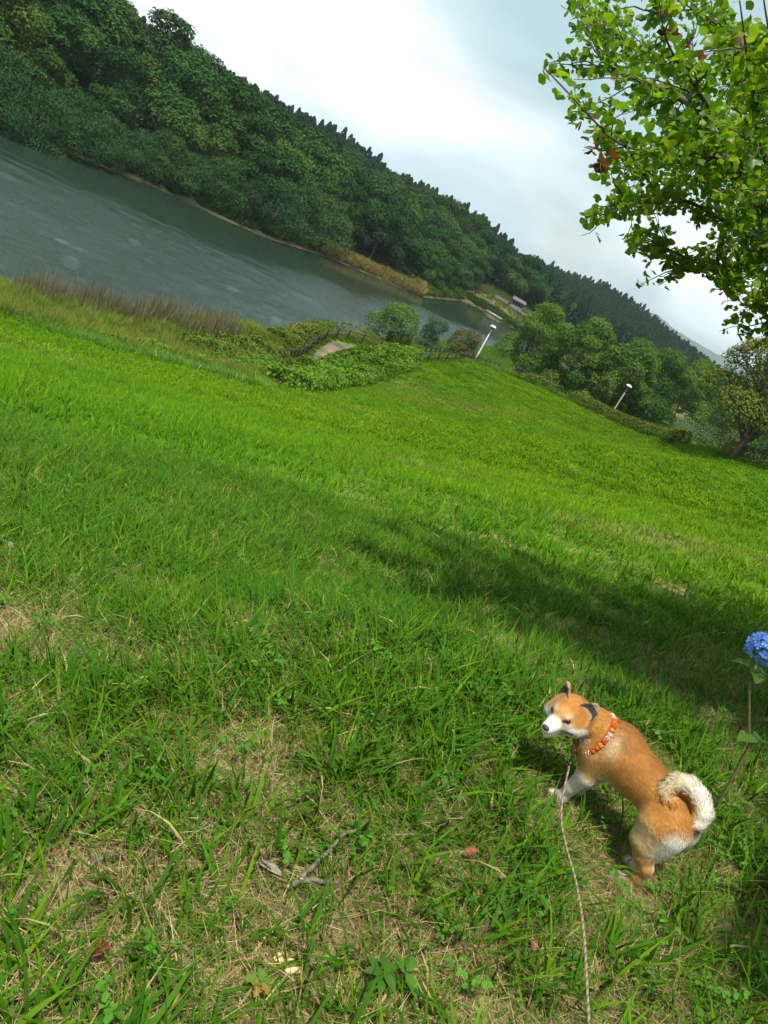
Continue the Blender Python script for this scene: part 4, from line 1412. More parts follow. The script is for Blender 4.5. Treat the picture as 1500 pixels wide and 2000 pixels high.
CLEAR = [(175, 1900, 48), (325, 1955, 35), (600, 1735, 60), (655, 1680, 45), (690, 1645, 25), (520, 1720, 45), (560, 1905, 42), (536, 1890, 32), (492, 1955, 42), (200, 1695, 40), (902, 1700, 30), (1028, 1865, 26),
         (424, 1478, 24), (16, 1080, 30), (1245, 1715, 50), (1235, 1760, 44), (1262, 1690, 40), (1150, 1560, 26), (1095, 1580, 24), (1100, 1610, 26), (1118, 1690, 28), (1135, 1780, 28), (1143, 1850, 26), (1147, 1930, 26), (1275, 1460, 34)]


def cleared(P):
    px, py, f = project(P)
    k = np.zeros(len(P), bool)
    for cx, cy, R in CLEAR:
        # the spot itself and the grass that would stand between it and the lens
        for s_ in (0.0, 0.55, 1.1):
            k |= np.hypot(px - (cx - 0.485 * R * s_), py - (cy + 0.875 * R * s_)) < R * 0.8
    return k


def by_paws(P):
    """grass trodden down round the dog's feet and on the side it is seen from"""
    hd = np.array([DOG_HD[0], DOG_HD[1]]); lf = np.array([-DOG_HD[1], DOG_HD[0]])
    k = np.zeros(len(P), bool)
    for (fx, fy, R, back) in ((-0.125, 0.06, 0.085, 0.30), (-0.10, -0.03, 0.07, 0.2), (0.21, 0.06, 0.06, 0.16), (0.22, -0.05, 0.06, 0.10)):
        p = DOG_POS + hd * fx + lf * fy
        to = -p / np.linalg.norm(p)
        q = P[:, :2] - p
        t = np.clip(q @ to, 0, back)
        k |= np.linalg.norm(q - t[:, None] * to, axis=1) < R
    return k


def bare_mask(x, y):
    """1 where the turf is thin and straw shows"""
    n = fbm(x, y, 0.55, 91, 3) * 0.65 + fbm(x, y, 1.9, 93, 2) * 0.35
    px, py, f = project(np.column_stack([x, y, ground_z(x, y)]))
    near = smooth(900, 1350, py)
    return smooth(0.42, 0.60, n) * near


def build_grass():
    global M_GRASS, M_STRAW, M_NEAR, M_MID, LAWN_POLY
    M_GRASS = leaf_mat('grass_blades', trans=0.26, inst=True, rough=0.65, spec=0.04)
    M_MID = leaf_mat('slope_grass_blades', trans=0.26, inst='real', rough=0.65, spec=0.04)
    M_STRAW = leaf_mat('dry_straw', trans=0.15, inst='real', rough=0.7)
    M_NEAR = leaf_mat('near_grass_blades', trans=0.24, inst='real', rough=0.6, spec=0.08)
    edge = [drape(*p)[:2] for p in ((-300, 545), (-120, 585), (0, 622), (120, 655), (250, 690), (350, 712), (430, 733), (520, 762), (600, 766), (690, 752), (780, 728), (816, 710), (880, 709), (930, 713), (975, 726), (1015, 742), (1085, 773), (1110, 784),
                                                   (1200, 827), (1262, 853), (1320, 871), (1372, 873), (1430, 893), (1500, 917), (1620, 960), (1800, 1010))]
    LAWN_POLY = [tuple(p) for p in edge] + [(60, 20), (40, -15), (-30, -15), (-60, 5)]
    global DRY_XY
    DRY_XY = [(drape(a, b), rx, ry, m_) for a, b, rx, ry, m_ in DRY_SPOTS]
    r = np.random.default_rng(77)
    # ---- close range: broad blades, fine turf, straw
    broad = [tuft(600 + i, 8, 0.04, (0.09, 0.25), (0.005, 0.011), (0.1, 0.7), (0.4, 1.7), 4, mat=M_NEAR, dry=0.012) for i in range(12)]
    fine = [tuft(630 + i, 13, 0.055, (0.04, 0.13), (0.0026, 0.006), (0.1, 0.9), (0.2, 1.3), 2, dry=0.12, mat=M_NEAR) for i in range(10)]
    straw = [straw_mat_mesh(650 + i, 26, 0.07) for i in range(8)]
    weed = [weed_mesh(670 + i) for i in range(5)]

    def put(name, P, meshes, smin_, smax, label, cat, tintf=1.0, tilt=0.12, real=False):
        n = len(P)
        s = r.uniform(smin_, smax, n)
        s3 = np.stack([s, s, s * r.uniform(0.8, 1.15, n)], 1)
        tn = lawn_tint(P[:, 0], P[:, 1]) * tintf * r.uniform(0.85, 1.15, n)[:, None]
        scatter(name, P, meshes, s3, r.random(n) * 6.28, label, cat, tn, tilt=r.normal(size=(n, 2)) * tilt, real=real)
        print(name, n)

    P = field(r, 44000, 0.7, 7.5, 190)
    bm = bare_mask(P[:, 0], P[:, 1])
    k = r.random(len(P)) > bm * 0.66
    clump = fbm(P[:, 0], P[:, 1], 0.32, 99, 2)
    k &= r.random(len(P)) < 0.35 + 1.1 * smooth(0.35, 0.65, clump)
    k &= ~cleared(P) & ~by_paws(P)
    put('long_grass', P[k], broad, 0.65, 1.15, 'long arching broad-bladed green grass in front of and around the dog', 'grass', np.array([0.88, 0.86, 0.8]), real=True)
    P = field(r, 37000, 0.7, 7.5, 180)
    bm = bare_mask(P[:, 0], P[:, 1])
    k = r.random(len(P)) > bm * 0.55
    k &= ~((cleared(P) & (r.random(len(P)) < 0.60)) | (by_paws(P) & (r.random(len(P)) < 0.55)))
    put('fine_turf', P[k], fine, 0.7, 1.3, 'fine short green turf growing between the long blades', 'grass', np.array([0.92, 0.88, 0.8]), real=True)
    P = field(r, 27000, 0.7, 6.5, 140)
    bm = bare_mask(P[:, 0], P[:, 1])
    k = r.random(len(P)) < 0.25 + 0.75 * bm
    n = k.sum()
    Pk = P[k]
    tn = np.ones((n, 3)) * r.uniform(0.7, 1.25, n)[:, None]
    scatter('dry_thatch', Pk, straw, r.uniform(0.7, 1.3, n), r.random(n) * 6.28, 'pale dry grass thatch showing through the thin turf', 'dry grass', tn, tilt=r.normal(size=(n, 2)) * 0.1, real=True)
    P = field(r, 1300, 0.8, 7, 120)
    put('clover_weeds', P, weed, 0.6, 1.2, 'small three-leaved weeds scattered in the turf', 'weeds', np.array([1.0, 1.0, 1.0]))
    # ---- middle range
    mid = [tuft(700 + i, 12, 0.13, (0.09, 0.22), (0.010, 0.020), (0.1, 0.8), (0.3, 1.5), 2, mat=M_MID, dry=0.01) for i in range(12)]
    P = field(r, 38000, 7.0, 24, 90)
    k = r.random(len(P)) < 0.45 + 0.8 * smooth(0.3, 0.7, fbm(P[:, 0], P[:, 1], 1.0, 103, 3))
    P = P[k]
    put('meadow_grass', P, mid, 0.8, 1.3, 'ankle-high bright green grass on the middle of the slope', 'grass', real=True)
    far = [tuft(740 + i, 70, 0.60, (0.06, 0.13), (0.022, 0.045), (0.1, 0.9), (0.2, 1.2), 2, dry=0.0) for i in range(8)]
    P = field(r, 120000, 23, 100, 60)
    put('lawn_grass', P, far, 0.8, 1.3, 'short green lawn grass on the lower slope down to the fence and hedge', 'grass', np.array([1.02, 1.0, 0.9]))


def build_shore_plants():
    r = np.random.default_rng(90)
    # ---- brown reeds standing at the water's edge
    pal = np.array([(0.13, 0.105, 0.07), (0.19, 0.155, 0.11), (0.10, 0.10, 0.05), (0.25, 0.22, 0.17)])
    palg = np.array([(0.040, 0.10, 0.012), (0.060, 0.135, 0.015), (0.095, 0.155, 0.02), (0.14, 0.14, 0.035)])
    palb = np.array([(0.055, 0.14, 0.016), (0.08, 0.18, 0.02), (0.11, 0.20, 0.022)])
    reed = [tuft(800 + i, 16, 0.5, (0.6, 1.9), (0.014, 0.032), (0.0, 0.25), (0.0, 0.4), 3, pal, 0.0) for i in range(6)]
    rank = [tuft(820 + i, 60, 0.45, (0.35, 0.95), (0.02, 0.05), (0.05, 0.5), (0.2, 1.2), 3, palg, 0.0) for i in range(6)]
    tall = [tuft(840 + i, 60, 0.35, (0.25, 0.6), (0.018, 0.035), (0.05, 0.5), (0.2, 1.3), 3, palb, 0.02) for i in range(6)]
    c = r.uniform((-34, 28), (0, 120), (60000, 2))
    dn = seg_dist(c[:, 0], c[:, 1], NEAR_SHORE); ins = inside(c[:, 0], c[:, 1], LAKE)
    sd_ = np.where(ins, -dn, dn)
    z = np.where(ins, np.maximum(ground_z(c[:, 0], c[:, 1]), -0.5), ground_z(c[:, 0], c[:, 1]))
    P = np.column_stack([c, z])
    vis = in_view(P, 80)
    c, sd_, P = c[vis], sd_[vis], P[vis]
    px, py, _ = project(P)
    lawn = inside(c[:, 0], c[:, 1], LAWN_POLY)
    wob = fbm(c[:, 0], c[:, 1], 3.0, 17, 3)
    a = (px < 455) & (px > 20) & (sd_ > -2.2 + 1.5 * wob) & (sd_ < 9.0 * wob + 0.8) & (r.random(len(c)) < 0.12 + 0.6 * smooth(0.3, 0.65, wob))
    n = a.sum(); print('reeds', n)
    scatter('reeds', P[a], reed, r.uniform(0.28, 0.68, n) + 0.55 * fbm(P[a][:, 0], P[a][:, 1], 1.2, 7, 2) ** 2 * 1.6, r.random(n) * 6.28, 'brown dead reeds standing along the near water edge', 'reeds', np.ones((n, 3)) * r.uniform(0.75, 1.2, n)[:, None])
    pathp = [tuple(drape(*p)[:2]) for p in ((525, 742), (560, 735), (600, 712), (606, 698), (622, 680), (652, 668), (690, 672), (706, 682), (660, 690), (628, 706), (590, 728), (548, 752))]
    onp = inside(c[:, 0], c[:, 1], pathp)
    b = ~a & ~lawn & ~onp & (sd_ > 0.2) & (px < 1000) & (r.random(len(c)) < 0.55)
    n = b.sum(); print('rank', n)
    tn = (np.array([0.9, 1.0, 0.9]) * (1 - wob[b][:, None]) + np.array([1.35, 1.0, 0.9]) * wob[b][:, None]) * r.uniform(0.8, 1.2, n)[:, None]
    sc_ = r.uniform(0.6, 1.1, n) * np.where(px[b] > 500, 0.5, 1.0)
    scatter('rank_grass', P[b], rank, sc_, r.random(n) * 6.28, 'rank olive and yellow grass on the shore bank below the lawn', 'grass', tn)
    # ---- taller bright strip where the mower stops
    e = LAWN_POLY[1:9]
    de = seg_dist(c[:, 0], c[:, 1], e)
    s_ = (de < 1.5 + wob) & (r.random(len(c)) < 0.8) & (px < 520)
    n = s_.sum()
    scatter('verge_grass', P[s_], tall, r.uniform(0.7, 1.2, n), r.random(n) * 6.28, 'tall bright green grass fringe along the bottom edge of the lawn', 'grass', np.ones((n, 3)) * r.uniform(0.85, 1.15, n)[:, None])
    # ---- behind the hedge and round the park trees
    c = r.uniform((-6, 60), (60, 150), (30000, 2))
    z = ground_z(c[:, 0], c[:, 1])
    P = np.column_stack([c, z])
    k = in_view(P, 40) & ~inside(c[:, 0], c[:, 1], LAWN_POLY) & ~inside(c[:, 0], c[:, 1], LAKE) & (project(P)[0] > 800)
    P = P[k]; n = len(P)
    scatter('terrace_grass', P, tall, r.uniform(0.7, 1.2, n), r.random(n) * 6.28, 'shaded green grass under the park trees behind the hedge', 'grass', np.ones((n, 3)) * r.uniform(0.7, 1.1, n)[:, None])
    # ---- far shore: fringe of reeds and brush under the wood
    c = r.uniform((-110, 60), (12, 245), (90000, 2))
    df = seg_dist(c[:, 0], c[:, 1], FAR_SHORE); ins = inside(c[:, 0], c[:, 1], LAKE)
    P = np.column_stack([c, ground_z(c[:, 0], c[:, 1])])
    px, py, _ = project(P)
    ok = in_view(P, 60) & ~ins & (df > 0.3) & (df < 7)
    hay = ok & (((px > 630) & (px < 825)) | (px < 60)) & (df < 4.5) & (r.random(len(c)) < 0.8)
    palh = np.array([(0.24, 0.20, 0.06), (0.30, 0.23, 0.09), (0.17, 0.18, 0.045), (0.22, 0.15, 0.07)])
    hayc = [tuft(860 + i, 50, 0.6, (0.6, 1.5), (0.04, 0.09), (0.0, 0.4), (0.1, 0.8), 2, palh, 0.0) for i in range(4)]
    n = hay.sum(); print('hay', n)
    scatter('far_reeds', P[hay], hayc, r.uniform(0.7, 1.3, n), r.random(n) * 6.28, 'straw-coloured reeds at the foot of the wood across the lake', 'reeds', np.ones((n, 3)) * r.uniform(0.8, 1.2, n)[:, None])
    br = ok & ~hay & (df > 1.2) & (r.random(len(c)) < 0.45)
    palk = np.array([(0.030, 0.075, 0.014), (0.05, 0.11, 0.02), (0.075, 0.15, 0.022)])
    brc = [tuft(880 + i, 60, 0.7, (0.4, 1.3), (0.07, 0.16), (0.1, 0.9), (0.2, 1.2), 2, palk, 0.02) for i in range(4)]
    n = br.sum(); print('brush', n)
    scatter('shore_brush', P[br], brc, r.uniform(0.7, 1.4, n), r.random(n) * 6.28, 'low green brush under the trees along the far shore', 'undergrowth', np.ones((n, 3)) * r.uniform(0.7, 1.2, n)[:, None])
    # ---- dam slope and clearing
    c = r.uniform((-20, 222), (60, 330), (26000, 2))
    P = np.column_stack([c, ground_z(c[:, 0], c[:, 1])])
    dam = (c[:, 0] > -14) & (c[:, 1] > 224) & (c[:, 1] < 250)
    clr = ((c[:, 0] + 4) / 18) ** 2 + ((c[:, 1] - 285) / 34) ** 2 < 1
    k = in_view(P, 30) & (dam | clr)
    P, dm = P[k], dam[k]
    n = len(P)
    tn = np.where(dm[:, None], np.array([1.25, 0.95, 1.3]), np.array([0.75, 0.9, 0.8])) * r.uniform(0.8, 1.2, n)[:, None]
    scatter('dam_grass', P, rank, r.uniform(0.5, 0.9, n), r.random(n) * 6.28, 'mown yellow-green grass on the dam at the end of the lake', 'grass', tn)
# ------------------------------------------------------------------ ginkgo overhead
def ginkgo_leaf_mesh(seed):
    r = np.random.default_rng(seed)
    # fan: stalk end at the origin, fan opens along +x, folded and wavy
    n = 7
    a = np.linspace(-1.05, 1.05, n)
    rad = 1.0 - 0.05 * np.cos(a * 9 + r.random() * 6) - 0.28 * np.exp(-(a / 0.10) ** 2) * (r.random() < 0.7) - 0.12 * np.abs(a) ** 2
    droop = r.uniform(0.0, 0.5)
    rim = np.stack([rad * np.cos(a), rad * np.sin(a), 0.12 * np.sin(a * 3 + r.random() * 6) - droop * 0.35 * rad + 0.18 * np.abs(np.sin(a))], 1)
    mid = np.stack([0.5 * np.cos(a) * 0.95, 0.5 * np.sin(a) * 0.95, 0.04 * np.sin(a * 3) - droop * 0.08 + 0.09 * np.abs(np.sin(a))], 1)
    V = np.concatenate([[[0.02, 0, 0]], mid, rim])
    t = [[0, 1 + i, 2 + i] for i in range(n - 1)]
    q = [[1 + i, 1 + n + i, 2 + n + i, 2 + i] for i in range(n - 1)]
    # stalk
    s = len(V)
    V = np.concatenate([V, [[0.05, 0.012, 0], [0.05, -0.012, 0], [-0.55, -0.012, 0.10], [-0.55, 0.012, 0.10]]])
    q.append([s, s + 1, s + 2, s + 3])
    return V, np.array(t), np.array(q)


def rot_from(xdir, ndir):
    x = xdir / np.linalg.norm(xdir)
    z = ndir - x * (ndir @ x); z /= np.linalg.norm(z) + 1e-9
    return np.stack([x, np.cross(z, x), z], 1)


GINKGO_BASE = np.array([3.4, 3.8])


def build_ginkgo():
    r = np.random.default_rng(1234)
    m_leaf = leaf_mat('ginkgo_leaf', trans=0.58, rough=0.4, noise=0.0, spec=0.4)
    gz = float(ground_z(*GINKGO_BASE))
    root = bpy.data.objects.new('ginkgo_tree', None); COL.objects.link(root)
    root.location = (*GINKGO_BASE, gz)
    tag(root, 'ginkgo tree with fan-shaped green leaves hanging over the slope', 'tree')
    org = np.array([*GINKGO_BASE, gz])
    tr = MB()
    H = 7.5
    zs = np.linspace(-0.2, H, 12)
    trunk = np.stack([0.05 * np.sin(zs * 1.3), 0.06 * np.sin(zs * 0.9 + 1), zs], 1)
    tr.tube(trunk, 0.15 * (1.12 - zs / H * 0.95), 12)
    add('trunk', tr.mesh('ginkgo_trunk', [M_BARK]), root)
    # limbs surveyed from the photograph (bearing, distance), outermost point last
    seen = [
        [(1500, 607, 4.5), (1449, 574, 4.3), (1350, 511, 4.1), (1258, 459, 3.9), (1225, 445, 3.8)],
        [(1500, 495, 4.4), (1420, 440, 4.1), (1350, 392, 3.9), (1251, 389, 3.5), (1180, 405, 3.2), (1132, 410, 3.1)],
        [(1500, 439, 4.3), (1450, 345, 4.0), (1432, 313, 3.8), (1409, 297, 3.6), (1350, 296, 3.4), (1294, 290, 3.2), (1218, 270, 3.0), (1160, 225, 2.9), (1095, 172, 2.85), (1060, 134, 2.8)],
        [(1560, 420, 3.8), (1490, 310, 3.3), (1472, 198, 2.9), (1459, 59, 2.6), (1446, -40, 2.5)],
        [(1450, 345, 4.0), (1376, 198, 3.5), (1330, 130, 3.3), (1300, 60, 3.1), (1284, -10, 3.0)],
        [(1376, 198, 3.5), (1300, 185, 3.7), (1240, 165, 3.8), (1185, 132, 3.9), (1165, 95, 4.0), (1140, 20, 4.1), (1128, -30, 4.1)],
        [(1500, 495, 4.4), (1440, 300, 5.0), (1340, 150, 5.4), (1240, 80, 5.6), (1180, 20, 5.7)],
        [(1580, 560, 4.6), (1460, 400, 5.0), (1330, 330, 5.2), (1250, 290, 5.3), (1220, 260, 5.3)],
        [(1560, 640, 5.0), (1500, 560, 5.2), (1440, 520, 5.3), (1380, 500, 5.4), (1330, 520, 5.4)],
        [(1600, 690, 4.6), (1540, 650, 4.5), (1500, 640, 4.4), (1480, 655, 4.3)],
        [(1600, 330, 3.2), (1540, 180, 2.7), (1500, 60, 2.5), (1490, -60, 2.4)],
        [(1520, 300, 4.4), (1440, 180, 4.5), (1400, 60, 4.6), (1380, -60, 4.7)],
        [(1350, 392, 3.9), (1300, 360, 4.1), (1240, 340, 4.2), (1195, 330, 4.2), (1168, 300, 4.2)],
        [(1420, 440, 4.1), (1400, 520, 4.2), (1410, 560, 4.3), (1405, 585, 4.3)],
        [(1350, 511, 4.1), (1330, 530, 4.2), (1300, 490, 4.2), (1250, 500, 4.2)],
        [(1540, 520, 5.4), (1480, 480, 5.6), (1420, 400, 5.8), (1380, 330, 5.9), (1330, 240, 6.0)],
        [(1540, 420, 5.6), (1480, 250, 5.8), (1430, 130, 5.9), (1370, 20, 6.0)],
        [(1400, 297, 3.6), (1380, 260, 4.4), (1320, 230, 4.7), (1270, 215, 4.8)],
        [(1500, 120, 4.2), (1430, 60, 4.4), (1350, 10, 4.6), (1270, -30, 4.8)],
        [(1260, 150, 4.9), (1200, 70, 5.0), (1155, 10, 5.0)],
    ]
    limbs = []
    for k, L in enumerate(seen):
        P = np.array([at(p[0], p[1], p[2] * 1.06) for p in L]) - org
        r0 = np.linalg.norm(P[0][:2])
        if k in (0, 1, 2, 3, 7, 8, 9, 10, 11, 15, 16, 18):      # joins the trunk outside the picture
            z0 = max(P[0][2] - 0.25 * r0, 0.8)
            P = np.concatenate([[[0, 0, min(z0, 5)]], P])
            rb = 0.045
        else:
            rb = 0.020
        limbs.append((P, rb, True))
    # the rest of the crown, out of the picture
    for k in range(230):
        a = r.random() * 6.28; z = r.uniform(1.9, 6.4); Lg = r.uniform(1.6, 3.7) * (1 - 0.35 * (z - 1.9) / 4.5)
        d = np.array([cos(a), sin(a), 0.10])
        P = np.array([[0, 0, z]] + [[0, 0, z] + d * Lg * t + np.array([0, 0, 0.25 * t * t]) + r.normal(size=3) * 0.08 for t in (0.3, 0.6, 0.85, 1.0)])
        W = P + org
        if in_view(W[2:], 25).any():
            continue
        # keep the sun on the dog: unseen limbs that would shade it are dropped
        hgt = W[1:, 2] - (CAM_Z - 1.5)
        S = np.column_stack([W[1:, 0] - sun_dir[0] / sun_dir[2] * hgt, W[1:, 1] - sun_dir[1] / sun_dir[2] * hgt, np.full(len(W) - 1, CAM_Z - 1.5)])
        sx, sy, sf = project(S)
        if ((sf > 0.1) & (((sx < 1390) & (sx > -200) & (sy > 1370) & (sy < 1830)) | ((sx < 1200) & (sx > -200) & (sy > 1800) & (sy < 2100)) | ((sx < 760) & (sy > 900)))).any():
            continue
        limbs.append((P, 0.04, False))
    # unseen boughs added to shade the slope between the far lawn and the dog
    made = 0
    for k in range(900):
        u_ = r.random()
        if u_ < 0.72:
            qx, qy = r.uniform(930, 1520), r.uniform(1060, 1340)
            if qy - 1060 > 0.9 * (qx - 880):
                continue
        elif u_ < 0.86:
            qx, qy = r.uniform(1420, 1560), r.uniform(1340, 1720)
        else:
            qx, qy = r.uniform(1330, 1560), r.uniform(1860, 2060)
        h = r.uniform(2.2, 4.6)
        g = on_z(qx, qy, CAM_Z - 1.6)
        tip = g + np.array([sun_dir[0], sun_dir[1], sun_dir[2]]) / sun_dir[2] * h
        a0 = np.array([0, 0, max(h - 0.7, 1.4)])
        e = tip - org
        P = np.array([a0 + (e - a0) * t + np.array([0, 0, 0.25 * np.sin(t * pi)]) + r.normal(size=3) * 0.05 * (0 < t < 1) for t in (0, 0.3, 0.6, 0.85, 1.0)])
        W = P + org
        if in_view(W[1:], 30).any() or np.linalg.norm(e - a0) > 4.2:
            continue
        sh = W[1:] - np.array([sun_dir[0], sun_dir[1], 0]) / sun_dir[2] * (W[1:, 2:] - (CAM_Z - 1.5)) * np.array([1, 1, 0])
        sh[:, 2] = CAM_Z - 1.5
        sx, sy, sf = project(sh)
        if ((sf > 0.1) & (sx < 1390) & (sx > -200) & (sy > 1390) & (sy < 1830)).any():
            continue
        limbs.append((P, 0.03, False))
        made += 1
        if made > 85:
            break
    leafV = [ginkgo_leaf_mesh(i) for i in range(8)]
    plain, coarse = [], []                           # lighter versions for the mass of the foliage
    for V, t, q in leafV:
        m_ = (len(V) - 5) // 2
        rim = V[1 + m_:1 + 2 * m_]
        plain.append((np.concatenate([V[:1], rim]), np.array([[0, 1 + i, 2 + i] for i in range(m_ - 1)]), np.zeros((0, 4), int)))
        coarse.append((np.concatenate([V[:1], rim[[0, m_ // 2, m_ - 1]]]), np.zeros((0, 3), int), np.array([[0, 1, 2, 3]])))
    spots = []                                       # position, outward direction
    for P, rb, vis in limbs:
        s = np.concatenate([[0], np.cumsum(np.linalg.norm(np.diff(P, axis=0), axis=1))])
        u = np.arange(0, s[-1], 0.05)
        Q = np.stack([np.interp(u, s, P[:, a]) for a in range(3)], 1)
        for _ in range(4):
            Q[1:-1] = 0.25 * Q[:-2] + 0.5 * Q[1:-1] + 0.25 * Q[2:]
        Q += np.stack([vnoise(u, u * 0 + rb * 999 + a, 0.35, 13 + a) - 0.5 for a in range(3)], 1) * 0.05
        mb = MB()
        rad = 0.75 * rb * (1.0 - 0.97 * u / u[-1]) ** 1.1 + 0.0014
        mb.tube(Q, rad, 7)
        T = np.gradient(Q, axis=0); T /= np.linalg.norm(T, axis=1)[:, None]
        # side twigs
        start = 0.12 if vis else 0.3
        k = 0
        uu = s[-1] * start
        twigs = [(Q, T, u, uu)]
        step = 0.046 if vis else 0.10
        while uu < s[-1] * 0.96:
            i = min(int(uu / 0.05), len(Q) - 1)
            side = np.cross(T[i], r.normal(size=3)); side /= np.linalg.norm(side)
            dirn = T[i] * 0.7 + side * 0.8 + np.array([0, 0, -0.05 if r.random() < 0.5 else 0.15])
            dirn /= np.linalg.norm(dirn)
            lt = r.uniform(0.06, 0.38) * (1.0 if uu < s[-1] * 0.7 else 0.5)
            m = 6
            tq = Q[i] + dirn * np.linspace(0, lt, m)[:, None] + np.array([0, 0, -0.10 * lt]) * (np.linspace(0, 1, m) ** 2)[:, None] + r.normal(size=(m, 3)) * 0.006
            mb.tube(tq, np.linspace(0.0042, 0.0014, m), 4, cap=False)
            tu = np.linspace(0, lt, m)
            tt = np.gradient(tq, axis=0); tt /= np.linalg.norm(tt, axis=1)[:, None]
            twigs.append((tq, tt, tu, 0.03))
            uu += step * r.uniform(0.6, 1.4)
        add('branch', mb.mesh('ginkgo_branch', [M_BARK]), root)
        # short shoots with whorls of leaves
        for (tq, tt, tu, st) in twigs:
            x = st
            while x < tu[-1]:
                p = np.array([np.interp(x, tu, tq[:, a]) for a in range(3)])
                t = np.array([np.interp(x, tu, tt[:, a]) for a in range(3)])
                big = rb > 0.03 and tq is Q and x < 0.5 * tu[-1]
                nl = 0 if (big and r.random() < 0.5) else r.integers(3, 6)
                for _ in range(nl if vis else max(nl - 1, 0)):
                    v = np.cross(t, r.normal(size=3)); v /= np.linalg.norm(v)
                    dirn = v + t * r.uniform(-0.1, 0.7) + np.array([0, 0, 0.12])
                    spots.append((p, dirn, vis))
                x += (0.042 if vis else 0.045) * r.uniform(0.7, 1.4)
    # ---- leaves: the largest in the picture as single objects, the rest as one mass
    n = len(spots)
    pos = np.array([s[0] for s in spots]); dr = np.array([s[1] for s in spots]); dr /= np.linalg.norm(dr, axis=1)[:, None]
    size = r.uniform(0.021, 0.043, n)
    size = np.where([s[2] for s in spots], size, size * 1.45)  # unseen leaves enlarged so the crown casts a denser shade
    stalk = 0.55 * size
    pos2 = pos + dr * stalk[:, None]
    nor = np.array([0, 0, 0.9]) + r.normal(size=(n, 3)) * 0.65
    col = np.array([(0.085, 0.190, 0.012), (0.115, 0.240, 0.014), (0.160, 0.290, 0.016), (0.220, 0.310, 0.020)])[r.integers(0, 4, n)] * r.uniform(0.8, 1.2, n)[:, None]
    # a few scorched leaves where the photo shows them
    W = pos2 + org
    px, py, f = project(W)
    br = np.zeros(n, bool)
    for (bx, by, br_, pr) in ((1168, 300, 24, 1.4), (1185, 315, 16, 1.2), (1310, 60, 35, 0.4), (1345, 100, 22, 0.4), (1365, 110, 25, 0.4), (1440, 95, 25, 0.35), (1320, 70, 20, 0.4), (1125, 142, 10, 0.5)):
        br |= (np.hypot(px - bx, py - by) < br_) & (r.random(n) < pr * 0.55)
    col[br] = np.array([0.16, 0.055, 0.025]) * r.uniform(0.6, 1.3, br.sum())[:, None]
    inv = (px > -20) & (px < 1520) & (py > -20) & (py < 2020) & (f > 0)
    app = np.where(inv, size / np.maximum(f, 0.1), 0)
    order = np.argsort(-app)
    single = set(order[:290].tolist())
    tints = [(0, 0)] * 0
    # single leaves share a handful of meshes (shape x tone)
    shared = {}
    allV, allT, allQ, allC, off = [], [], [], [], 0
    for i in range(n):
        k = i % 8
        V, t, q = leafV[k]
        M = rot_from(dr[i], nor[i])
        if i in single:
            key = (k, i % 3, bool(br[i]))
            if key not in shared:
                shared[key] = mesh_data('ginkgo_leaf', V, [t, q], np.tile(col[i], (len(V), 1)), [m_leaf])
            o = add('leaf', shared[key], root)
            mw = Matrix(M.tolist()).to_4x4()
            mw.translation = Vector(pos2[i])
            o.matrix_basis = mw @ Matrix.Scale(float(size[i]), 4)
        else:
            V, t, q = plain[k] if inv[i] else coarse[k]
            allV.append(V @ (M.T) * size[i] + pos2[i])
            allT.append(t + off); allQ.append(q + off)
            allC.append(np.tile(col[i], (len(V), 1)))
            off += len(V)
    fo = add('foliage', mesh_data('ginkgo_foliage', np.concatenate(allV), [np.concatenate(allT), np.concatenate(allQ)], np.concatenate(allC), [m_leaf]), root)
    fo['kind'] = 'stuff'
    print('ginkgo leaves', n)


